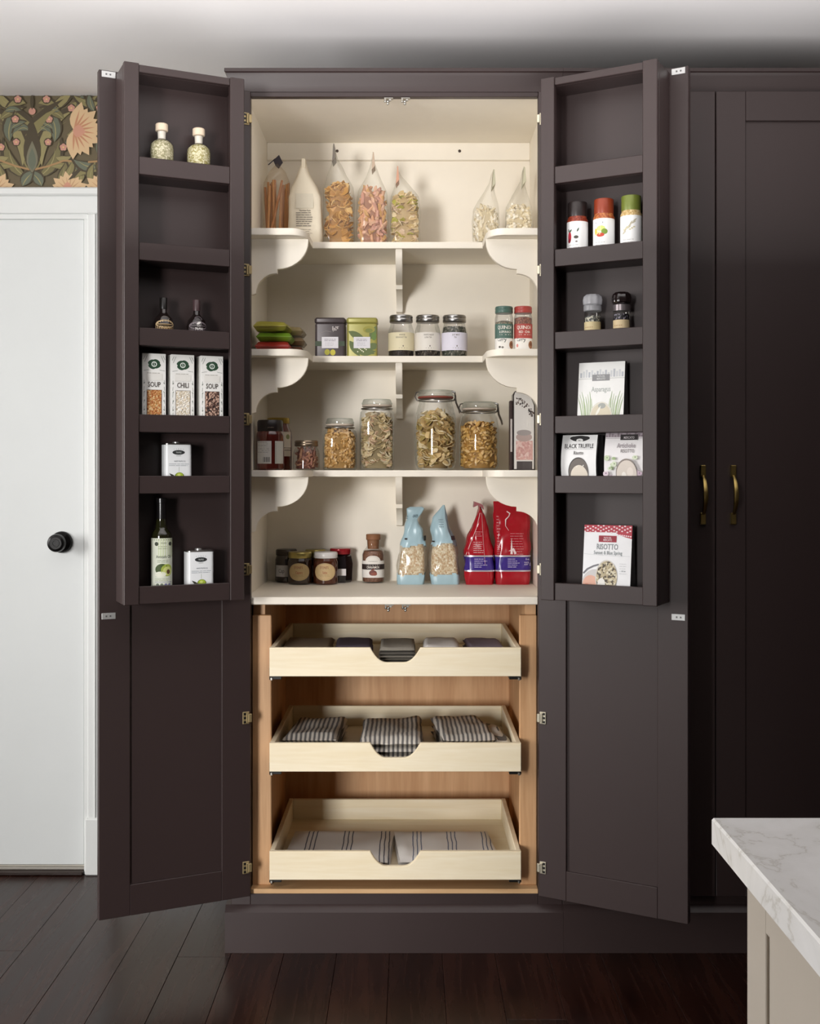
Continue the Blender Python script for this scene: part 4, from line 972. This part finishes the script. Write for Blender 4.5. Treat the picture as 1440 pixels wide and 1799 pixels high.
T = inside_at('sauce_jar', 'taller red sauce jar with a gold lid half hidden behind the black-lidded one', 'jar', 489, .292, SHELF3)
prof = [(.037, 0), (.0395, .004), (.0395, .095), (.037, .112), (.031, .126), (.030, .134)]
MB().lathe(prof, 34).build('sauce_body', M('5d1c12', .12, 0, .25, 60, 0, .6), T)
MB().lathe([(.0315, .1345), (.0325, .136), (.0325, .149), (.031, .151)], 34).build('lid', M('b39a4a', .3, .8, .08), T)
P = Print(cyl(.0395)); P.rect(-.01, .040, .046, .110, 'd2c4ae', 14); P.rect(-.01, .056, .046, .0595, '3a2f2a', 12); P.rect(-.01, .063, .046, .065, '3a2f2a', 12); P.ell(.034, .096, .007, .007, '8a8a5a', 8); P.build('label', T)
def clip_jar(name, lab, px, y, r, H, neck, lidr, e, body, cont, gasket='c9b9a8', bail=1, latch=True, lid_h=.026):
    """swing-top preserving jar with its contents"""
    T = inside_at(name, lab, 'jar', px, y, SHELF3, 'swing-top pasta jars')
    prof = body; MB().lathe(prof, 40, sq=e, capt=False).build('glass_body', GLASS, T, sharp=50)
    z0 = prof[-1][1]
    MB().lathe([(lidr*1.0, z0-.0005), (lidr*1.04, z0+.001), (lidr*1.04, z0+.0035), (lidr, z0+.005)], 40).build('gasket', M(gasket, .6), T)
    q = MB(); q.lathe([(lidr, z0+.0052), (lidr*1.06, z0+.007), (lidr*1.06, z0+.011), (lidr*1.0, z0+.013), (lidr*.98, z0+lid_h-.006), (lidr*.93, z0+lid_h-.003), (lidr*.3, z0+lid_h-.002)], 40); q.build('glass_lid', clear('lid_glass', (.97, .98, .97), (.72, .75, .72), 1.5, .04, .05, 'cfd0cb'), T)
    q = MB(); zz = z0-.006; n = 40; q.tube([((lidr*1.07)*math.cos(2*PI*i/n), (lidr*1.07)*math.sin(2*PI*i/n), zz) for i in range(n+1)], .0018, 6)
    q.build('neck_wire', STEEL, T)
    if latch:
        q = MB(); s = bail; q.tube([(s*lidr*1.08, -.012, zz), (s*lidr*1.16, -.012, z0+.004), (s*lidr*1.12, -.012, z0+.017), (s*lidr*.95, -.010, z0+.021), (s*lidr*.95, .010, z0+.021), (s*lidr*1.12, .012, z0+.017), (s*lidr*1.16, .012, z0+.004), (s*lidr*1.08, .012, zz)], .0021, 6); q.build('bail', STEEL, T)
        q = MB(); q.tube([(s*lidr*1.14, -.011, z0+.010), (s*lidr*1.20, -.011, z0-.012), (s*lidr*1.36, -.010, z0-.030), (s*lidr*1.40, -.008, z0-.040), (s*lidr*1.40, .008, z0-.040), (s*lidr*1.36, .010, z0-.030), (s*lidr*1.20, .011, z0-.012), (s*lidr*1.14, .011, z0+.010)], .0022, 6); q.build('latch', STEEL, T)
        q = MB(); q.tube([(-s*lidr*1.08, -.010, zz), (-s*lidr*1.2, -.010, z0+.006), (-s*lidr*1.12, -.010, z0+.017), (-s*lidr*1.0, -.006, z0+.019), (-s*lidr*1.0, .006, z0+.019), (-s*lidr*1.12, .010, z0+.017), (-s*lidr*1.2, .010, z0+.006), (-s*lidr*1.08, .010, zz)], .0015, 6); q.build('hinge_wire', STEEL, T)
    pr = interp([(z, rr-.0025) for rr, z in prof]); zt_, kind, n, sz, cols, core, sd = cont
    filling('pasta', T, pr, e, .006, zt_, kind, n, sz, [M(c, .6, 0, .1, 70) for c in cols], M(core, .7), sd, heap=.014)
    return T
T = inside_at('preserve_jar', 'squat glass jar of pinkish dried pasta with a bronze lid, beside the sauce', 'jar', 538, .225, SHELF3, None)
prof = [(.033, 0), (.0375, .004), (.0375, .045), (.035, .056), (.030, .064), (.0295, .070)]
MB().lathe(prof, 36, capt=False, sq=2.3).build('glass_body', GLASS, T)
filling('dried_pasta', T, interp([(z, r-.003) for r, z in prof]), 2.3, .004, .058, 'tube', 75, .010, [M(c, .6) for c in ('9a6a56', '8a5a48', 'a87c5e')], M('6a4034', .7), 41, heap=.004)
jar_lid(T, .033, .0675, .0165, M('8a7a68', .3, .9, .1), 36)
clip_jar('clip_jar', 'small square swing-top jar of yellow pasta twists', 597, .262, .048, .152, 0, .0385, 3.4,
         [(.044, 0), (.048, .004), (.0485, .100), (.046, .112), (.039, .120), (.038, .127)], (.104, 'elbow', 480, .0095, ('d2a868', 'c4985a', 'deba86'), '9c763c', 51), bail=1, latch=False, lid_h=.024)
clip_jar('clip_jar', 'tall square swing-top jar of cream and olive pasta leaves', 662, .270, .049, .207, 0, .0415, 3.6,
         [(.045, 0), (.049, .004), (.0495, .150), (.047, .166), (.041, .174), (.040, .182)], (.145, 'chip', 520, .0135, ('e8dcbc', 'dccaa2', 'cdb88e', 'bca878', 'dcbc9c'), '8d7c58', 52), bail=-1, latch=False, lid_h=.024)
clip_jar('clip_jar', 'largest round swing-top jar with a red-brown gasket and big pasta leaves', 765, .258, .060, .233, 0, .049, 2.0,
         [(.040, 0), (.050, .003), (.057, .016), (.0595, .045), (.0605, .110), (.058, .150), (.051, .180), (.047, .192), (.0465, .205)], (.150, 'chip', 300, .0175, ('ead2a0', 'dfc28a', 'f0e0ba', 'ceae72', 'b59e60'), '94784a', 53), gasket='8a4436', bail=1, lid_h=.026)
clip_jar('clip_jar', 'round swing-top jar of small golden pasta, right of the largest jar', 841, .262, .056, .200, 0, .0475, 2.0,
         [(.044, 0), (.052, .003), (.0565, .014), (.057, .080), (.0565, .125), (.052, .150), (.046, .160), (.0455, .172)], (.122, 'shell', 520, .0085, ('dab068', 'cea054', 'e6c084'), 'a67c3c', 54), bail=1, lid_h=.026)
T = inside_at('salt_pack', 'tall dark-edged see-through pack of pink salt at the right end', 'pack', 919, .125, SHELF3)
W, H, d = .060, .216, .044
def salt_out(k, zc): return [(-W/2+k, 0+k), (W/2-k, 0+k), (W/2-k, H*.82), (W/2-.012, H*.93), (W/2-.036, H*.985-k), (-W/2+.006, H-k), (-W/2+k, H-.01-k)]
MB().prism(salt_out(0, 0), -d/2+.004, d/2, 'Y').build('back_tray', M('2e2624', .3), T)
P = Print(flat(-d/2+.0035)); P.poly([(a, b_) for a, b_ in salt_out(.003, 0)], 'e6e1da'); P.rect(-W/2+.008, .028, W/2-.006, .080, mottled('pink_salt', 'd9aaa0', 'cf9c94', 'e6c4ba', sc=170), 4); P.ell(.000, .090, .022, .012, 'b9a29a', 12); P.ell(.0, .102, .020, .008, 'a59c98', 12)
rr_ = R_(8)
for k in range(60):
    t = rr_.random(); u = -W/2+.008+t*.048; v = H-.014-(.002+.045*t*t)-rr_.uniform(0, .020); P.ell(u, v, rr_.uniform(.001, .0028), rr_.uniform(.001, .0025), rr_.choice(('4a3a34', '2e2422', '6d5a50')), 6)
P.rect(-W/2+.010, .001, W/2-.008, .024, '4a4240', 3); P.build('salt_print', T)
MB().prism(salt_out(-.0002, 0), -d/2+.0005, -d/2+.0008, 'Y').build('clear_front', clear('blister', (.99, .99, .99), (.92, .92, .92), 1.4, .05, 0.0, 'ffffff', .12), T)
q = MB(); q.box(-W/2-.008, -W/2-.0005, -d/2+.010, d/2, 0, H*.88, .001); q.build('spine_card', M('33211d', .4), T)
P = Print(lambda u, v, l: (-W/2-.0045+u, -d/2+.0096-l, v)); P.rect(-.002, .05, .003, .14, 'b9b0a8', 1); P.build('spine_print', T)

# ================================================================== counter: jams, bottles and bags
def jam_jar(px, y, lab, lidc, bodyc, labc, r=.0368, h=.0945, oval=True, lidm=.3, tex=None):
    T = inside_at('jam_jar', lab, 'jar', px, y, COUNTER, 'preserve jars on the counter')
    MB().lathe([(r-.004, 0), (r, .004), (r, h-.030), (r-.002, h-.024), (r-.004, h-.018)], 34).build('jam_body', M(bodyc, .1, 0, .2, 60, 0, .6), T)
    MB().lathe([(r-.003, h-.0175), (r-.002, h-.016), (r-.002, h-.003), (r-.004, h)], 34).build('lid', M(lidc, .3, lidm, .06), T)
    P = Print(cyl(r))
    if oval:
        P.ell(0, h*.40, .0335, .0255, labc, 18); P.ell(0, h*.40, .0318, .0238, 'a99468', 18); P.ell(0, h*.40, .0308, .0228, labc, 18)
        P.text("STONE'S", -.002, h*.50, .0068, '8a4a2c', .034); P.text(tex, 0, h*.345, .0072, 'a0522c', .044); P.rows(-.020, .02, h*.31, 2, .004, .001, '9a8258', 4); P.rect(-.022, h*.47, .020, h*.478, 'a08a60', 5)
    else:
        P.rect(-.036, .018, .030, .052, 'c4c2c2', 14); P.text(tex, -.012, .030, .012, '4a4644', .03)
    P.build('label', T); return T
jam_jar(527, .355, 'jam jar with a gold lid and oval tan label, front left of the cluster', 'a89a5c', '2c1a0e', 'c2a878', oval=True, lidm=.85, tex='Capers')
jam_jar(572, .355, 'jam jar with a white lid and oval tan label, front right of the cluster', 'd9d6d4', '4a2413', 'c9ac7e', oval=True, lidm=0, tex='Salsa')
jam_jar(503, .414, 'dark jar with a dark lid and grey-white label, behind the gold-lidded jar', '3a322a', '21150f', 'c4c2c2', r=.0335, h=.098, oval=False, tex='Cap')
jam_jar(554, .418, 'gold-lidded jar almost hidden between the two oval-labelled jars', '9e9256', '23170f', 'c2a878', r=.033, h=.0975, oval=False, lidm=.85, tex='Oli')
T = inside_at('jam_jar', 'black hexagonal jar with a glossy red lid at the back of the cluster', 'jar', 598, .412, COUNTER, 'preserve jars on the counter')
MB().lathe([(.031, 0), (.034, .004), (.0365, .055), (.032, .078), (.027, .084)], 6).build('jam_body', M('171013', .08, 0, .2, 60, 0, .6), T, sharp=20)
MB().lathe([(.031, .0845), (.032, .086), (.032, .099), (.030, .1015)], 32).build('lid', M('8f1420', .2, .2), T)
P = Print(lambda u, v, l: (u*.9+.004, -.0325-l-.0025*v/.055, v)); P.rect(-.008, .022, .016, .042, 'cfc9c6', 2); P.rect(-.012, .022, -.008, .042, '8a7a68', 1); P.build('label', T)
T = inside_at('cinnamon_bottle', 'clear bottle of ground cinnamon with a cork stopper and banded label', 'bottle', 655.5, .408, COUNTER)
r = .0335; prof = [(r-.003, 0), (r, .003), (r, .082), (r-.004, .095), (.021, .104), (.019, .110), (.0195, .123), (.0215, .127)]
MB().lathe(prof, 34, capt=False, sq=2.4).build('glass_body', GLASS, T)
MB().lathe([(r-.004, .003), (r-.002, .006), (r-.002, .083), (r-.006, .094), (.001, .096)], 30, sq=2.4).build('cinnamon', mottled('cinnamon_powder', '7d5642', '6e4936', '8d6650', sc=300, rel=.2), T, kind='stuff')
MB().lathe([(.0165, .100), (.0180, .122), (.0182, .126), (.0215, .1275), (.0215, .142), (.0205, .1435)], 28).build('stopper', M('8a5c3c', .7, 0, .15, 120), T)
def cinf(u, v, l):
    a = u/r*.93; x, y = sup(0, 0, r+l, r+l, a-PI/2, 2.4); return (x, y, v)
P = Print(cinf); P.ell(0, .062, .024, .019, 'e2ddd6', 16); P.ell(0, .063, .020, .0155, 'cfc8be', 14); P.ell(0, .063, .0185, .014, 'e2ddd6', 14); P.rect(-.05, .016, .05, .040, 'e2ddd6', 22); P.rect(-.05, .056, .05, .066, 'e2ddd6', 22); P.rect(-.05, .040, .05, .056, '2e211e', 22)
P.text('CINNAMON', 0, .0435, .0066, 'e6ded4', .042); P.rect(-.02, .052, .02, .0532, 'b9aea4', 6); P.rect(-.012, .064, .012, .0652, '8a7f74', 4); P.ell(0, .030, .010, .008, '6d3a30', 10); P.ell(.003, .027, .008, .005, '8a4a3a', 8); P.leaf(-.006, .033, .016, .005, .8, '7a4438'); P.line([(-.018, .021), (.022, .022)], .001, '8a6a60'); P.build('label', T)
BL = M('a6c2cc', .3, 0, .08, 30); CLR = clear('window_film', (.98, .97, .95), (.93, .92, .9), 1.4, .08, .10, 'f2ece0', .2); GRN = mottled('oat_flakes', 'dac6a2', 'c6a67c', 'ece0c6', sc=190, rough=.45, rel=.7)
def grain_bag(px, lab, sd, top, side2):
    T = inside_at('grain_bag', lab, 'bag', px, .362, COUNTER, 'blue and clear grain bags')
    secs = top
    H = secs[-1][0]
    def mf(z, t):
        w_ = .02*math.sin(3*t+sd)
        if z < .125+.015*math.sin(4*t): return 0
        if z < .50+w_: return 1
        return 2 if (t > 5.35 or t < 1.2) else 0
    q, fr = pouch(secs, 56, 48, .0062, sd, mf); q.build('bag_body', [BL, CLR, M(side2, .32, 0, .08, 30)], T, recenter=False, sharp=45)
    zs = [q_[0] for q_ in secs]; rs = []
    fs = [interp([(q_[0], q_[k]) for q_ in secs]) for k in range(1, 6)]
    for j in range(9):
        z = .003+.52*H*j/8; rs.append([sup(fs[2](z), fs[3](z), fs[0](z)-.0062, fs[1](z)-.0062, 2*PI*i/30, fs[4](z))+(z,) for i in range(30)])
    MB().rings(rs).build('grain', GRN, T, kind='stuff', recenter=False)
    return T, fr, H
T, fr, H = grain_bag(722.5, 'blue-topped clear bag of oat flakes, nearest the cinnamon bottle', 61,
    [(0, .040, .030, -.003, 0, 5), (.03, .045, .033, 0, 0, 4), (.085, .042, .032, .003, 0, 3.4), (.125, .036, .029, .006, 0, 2.8), (.165, .026, .022, .006, 0, 2.4), (.190, .016, .012, .002, 0, 2.2), (.222, .026, .005, .012, 0, 2.4), (.2265, .019, .002, .014, 0, 2)], 'aac8d4')
P = Print(fr); P.rows(-.022, -.012, .20, 2, .006, .002, '3a5a70', 3); P.rect(-.026, .131, -.018, .136, '3a3430', 2); P.rect(.030, .128, .037, .142, '3a3028', 2); P.text('OATS', .006, .196, .008, '2e4a5c', .014); P.build('bag_print', T)
T, fr, H = grain_bag(780.5, 'blue-topped clear bag of oat flakes with a grey side, beside the red bags', 62,
    [(0, .041, .030, .002, 0, 5), (.03, .047, .033, 0, 0, 4), (.080, .044, .032, -.002, 0, 3.4), (.125, .037, .029, -.003, 0, 2.8), (.165, .030, .020, -.012, 0, 2.6), (.195, .024, .010, -.014, 0, 2.4), (.215, .012, .006, -.006, 0, 2.2), (.232, .003, .003, -.002, 0, 2)], '77828a')
P = Print(fr); P.rect(.024, .130, .036, .142, '3a2a30', 3); P.rows(-.004, .014, .19, 4, .007, .0015, '5d6a74', 7); P.rect(-.034, .124, -.026, .128, '2e2a28', 2); P.build('bag_print', T)
RED = M('a81524', .18, 0, .08, 30); PUR = M('3d2a86', .25, 0, .06, 30); SIL = M('cfc9d2', .25, .5)
def flour_bag(px, lab, sd, secs, narrow):
    T = inside_at('sugar_bag', lab, 'bag', px, .362, COUNTER, 'red and purple foil bags')
    def mf(z, t): 
        h = z*secs[-1][0]
        return 1 if .040 < h < .083 else 0
    q, fr = pouch(secs, 52, 46, .0058, sd, mf); q.build('bag_body', [RED, PUR], T, recenter=False, sharp=50)
    P = Print(fr); hw = secs[1][1]*.97
    P.rect(-hw, .0385, hw, .0425, SIL, 12); P.rect(-hw, .0815, hw, .0860, SIL, 12)
    P.rows(-.016, .026, .076, 5, .0058, .0016, 'cfc4e2', sd, .5)
    if narrow:
        P.line([(-hw*.9, .087), (-.010, .165), (-.001, .210)], .0012, 'e9c9cc'); P.line([(hw*.35, .060), (.010, .14), (.004, .21)], .0010, 'd9a8ae'); P.rows(-.018, .014, .125, 6, .006, .0016, 'e0b4b8', 4); P.rows(-.012, .010, .155, 3, .006, .0014, 'd09aa0', 6)
    else:
        P.rows(-.046, -.034, .20, 9, .009, .002, 'd9a0a6', 4, .5); P.rows(-.046, -.034, .115, 6, .006, .0014, 'd9a0a6', 5, .5); P.rows(-.008, .034, .150, 9, .0075, .0012, 'd08a92', 6); P.line([(-.014, .214), (-.006, .208), (-.010, .200), (-.020, .190), (-.021, .172), (-.012, .158)], [.003, .004, .002, .0035, .0015, .001], 'ecdcdc')
        P.poly([(-.014, .098), (.002, .108), (.010, .092), (.004, .088), (.0, .1)], 'e9cfd2'); P.poly([(-.008, .09), (-.004, .138), (-.001, .09)], 'f0dcde'); P.text('227 g', .042, .058, .009, 'cfc4e2', .02); P.text('8 oz', .042, .072, .006, 'cfc4e2', .018)
    P.build('bag_print', T); return T
T = flour_bag(841.5, 'red foil bag with a purple band seen from its folded side', 71,
    [(0, .042, .034, 0, 0, 6), (.02, .0455, .036, 0, 0, 5), (.095, .0445, .035, -.001, 0, 3.6), (.145, .034, .032, -.001, 0, 2.8), (.195, .015, .030, .001, 0, 2.4), (.222, .006, .028, .002, 0, 2), (.236, .004, .024, .000, 0, 2)], True)
b_ = MB(); b_.prism([(-.018, .226), (-.016, .243), (.004, .236), (.010, .231), (.012, .219), (.006, .226), (.0, .228), (-.006, .232)], -.030, .022, 'Y'); b_.build('folded_top', M('9a5a5e', .35), T)
T = flour_bag(899.5, 'red foil bag with a purple band seen from its broad back, against the right wall', 72,
    [(0, .050, .032, 0, 0, 6), (.02, .0535, .034, 0, 0, 5), (.15, .0545, .032, -.001, 0, 4), (.200, .0535, .022, -.002, 0, 3), (.238, .048, .006, -.007, .004, 2.6), (.243, .047, .0015, -.008, .004, 2.4)], False)

# ================================================================== drawers: folded linen
D1, D2, D3 = .7425, .4938, .2113
def linen(name, lab, cat, px, y, z, group, layers, w, d, mats, seed, rz=0.0, amp=.003, order=None, skew=0.0):
    T = thing(name, lab, cat, (X(px, y), y, z), rz, group); zz = 0
    for k, h in enumerate(layers):
        q = MB(); f = 1-.025*((k*7+seed) % 3)
        slab(q, w*f, d*f, zz, zz+h, seed+k*1.7, amp if k == len(layers)-1 else amp*.5, skew=skew); zz += h*.985
        q.build('fold', mats[k % len(mats)], T, recenter=False, sharp=60)
    return T
def cloth(c, v=.1): return M(c, .95, 0, v, 300, .25)
G1 = 'folded napkins in the top drawer'
linen('napkin', 'flat beige folded napkin at the left end of the top drawer', 'napkin', 541, .16, D1, G1, [.014, .014, .018], .135, .22, [cloth('a8967e'), cloth('988770'), cloth('a08f78')], 1, amp=.002)
linen('napkin', 'muted purple-grey folded napkin left of the olive one', 'napkin', 622, .17, D1, G1, [.014, .014, .018], .105, .22, [cloth('6d6070'), cloth('655a68'), cloth('6a5f6f')], 2, .03)
linen('napkin', 'thick olive grey folded napkin seen through the drawer notch', 'napkin', 698, .12, D1, G1, [.0085]*6, .098, .22, [cloth('8d877c'), cloth('6f6a62'), cloth('9a9488')], 3, amp=.002)
linen('napkin', 'bright white folded napkin with a purple one showing behind', 'napkin', 774, .125, D1, G1, [.014, .014, .025], .098, .20, [cloth('a59aa8'), cloth('d8d2cc'), cloth('e2ddd8')], 4, -.02)
linen('napkin', 'lilac grey folded napkin at the right end of the top drawer', 'napkin', 850, .16, D1, G1, [.014, .014, .018], .100, .22, [cloth('857b8c'), cloth('7d7485'), cloth('8a8092')], 5, .05)
STR = stripes('ticking_stripe', 'd8d2c8', [(0, 'd6cfc4'), (.52, '6f6c6a')], .0125, 0, .006)
G2 = 'striped tea towels in the middle drawer'
linen('tea_towel', 'grey striped tea towel at the left end of the middle drawer', 'towel', 556, .20, D2, G2, [.017, .017, .022], .146, .27, [STR], 11, -.02, .007, skew=.06)
linen('tea_towel', 'grey striped tea towel bulging at the notch of the middle drawer', 'towel', 688, .17, D2, G2, [.017, .017, .024], .176, .31, [STR], 12, 0, .007)
T = linen('tea_towel', 'grey striped tea towel with a curled edge at the right of the middle drawer', 'towel', 812, .20, D2, G2, [.017, .017, .024], .145, .27, [STR], 13, .02, .007, skew=-.10)
q = MB(); n = 14; rs = []
for j in range(19):
    t = j/18; y = -.125+.245*t; rr = .019+.004*math.sin(5*t); rs.append([(.093-.030*(t-.3)+rr*1.15*math.cos(2*PI*i/n)+.004*math.sin(9*t+i), y, .022+.010*math.sin(PI*t)+rr*math.sin(2*PI*i/n)*(1.0+.15*math.sin(3*i))) for i in range(n)])
q.rings(rs); q.v = [(a, b_, max(.001, c)) for a, b_, c in q.v]; q.build('curled_edge', stripes('ticking_roll', 'd8d2c8', [(0, 'd6cfc4'), (.52, '6f6c6a')], .0125, 2, .006), T, recenter=False, sharp=70)
LIN = [(0, 'dedad5'), (.10, '5d6069'), (.132, 'dedad5'), (.215, '5d6069'), (.247, 'dedad5'), (.33, '5d6069'), (.362, 'dedad5')]
G3 = 'white linen towels in the bottom drawer'
linen('linen_towel', 'white linen towel with thin dark triple stripes, left half of the bottom drawer', 'towel', 597, .145, D3, G3, [.010, .012], .292, .27, [stripes('linen_left', '', LIN, .103, 0, .006)], 21, 0, .003, skew=.05)
linen('linen_towel', 'white linen towel with thin blue-grey triple stripes, right half of the bottom drawer', 'towel', 782, .145, D3, G3, [.010, .012], .282, .27, [stripes('linen_right', '', [(p, c.replace('5d6069', '687184')) for p, c in LIN], .097, 0, .007)], 22, 0, .003, skew=-.08)
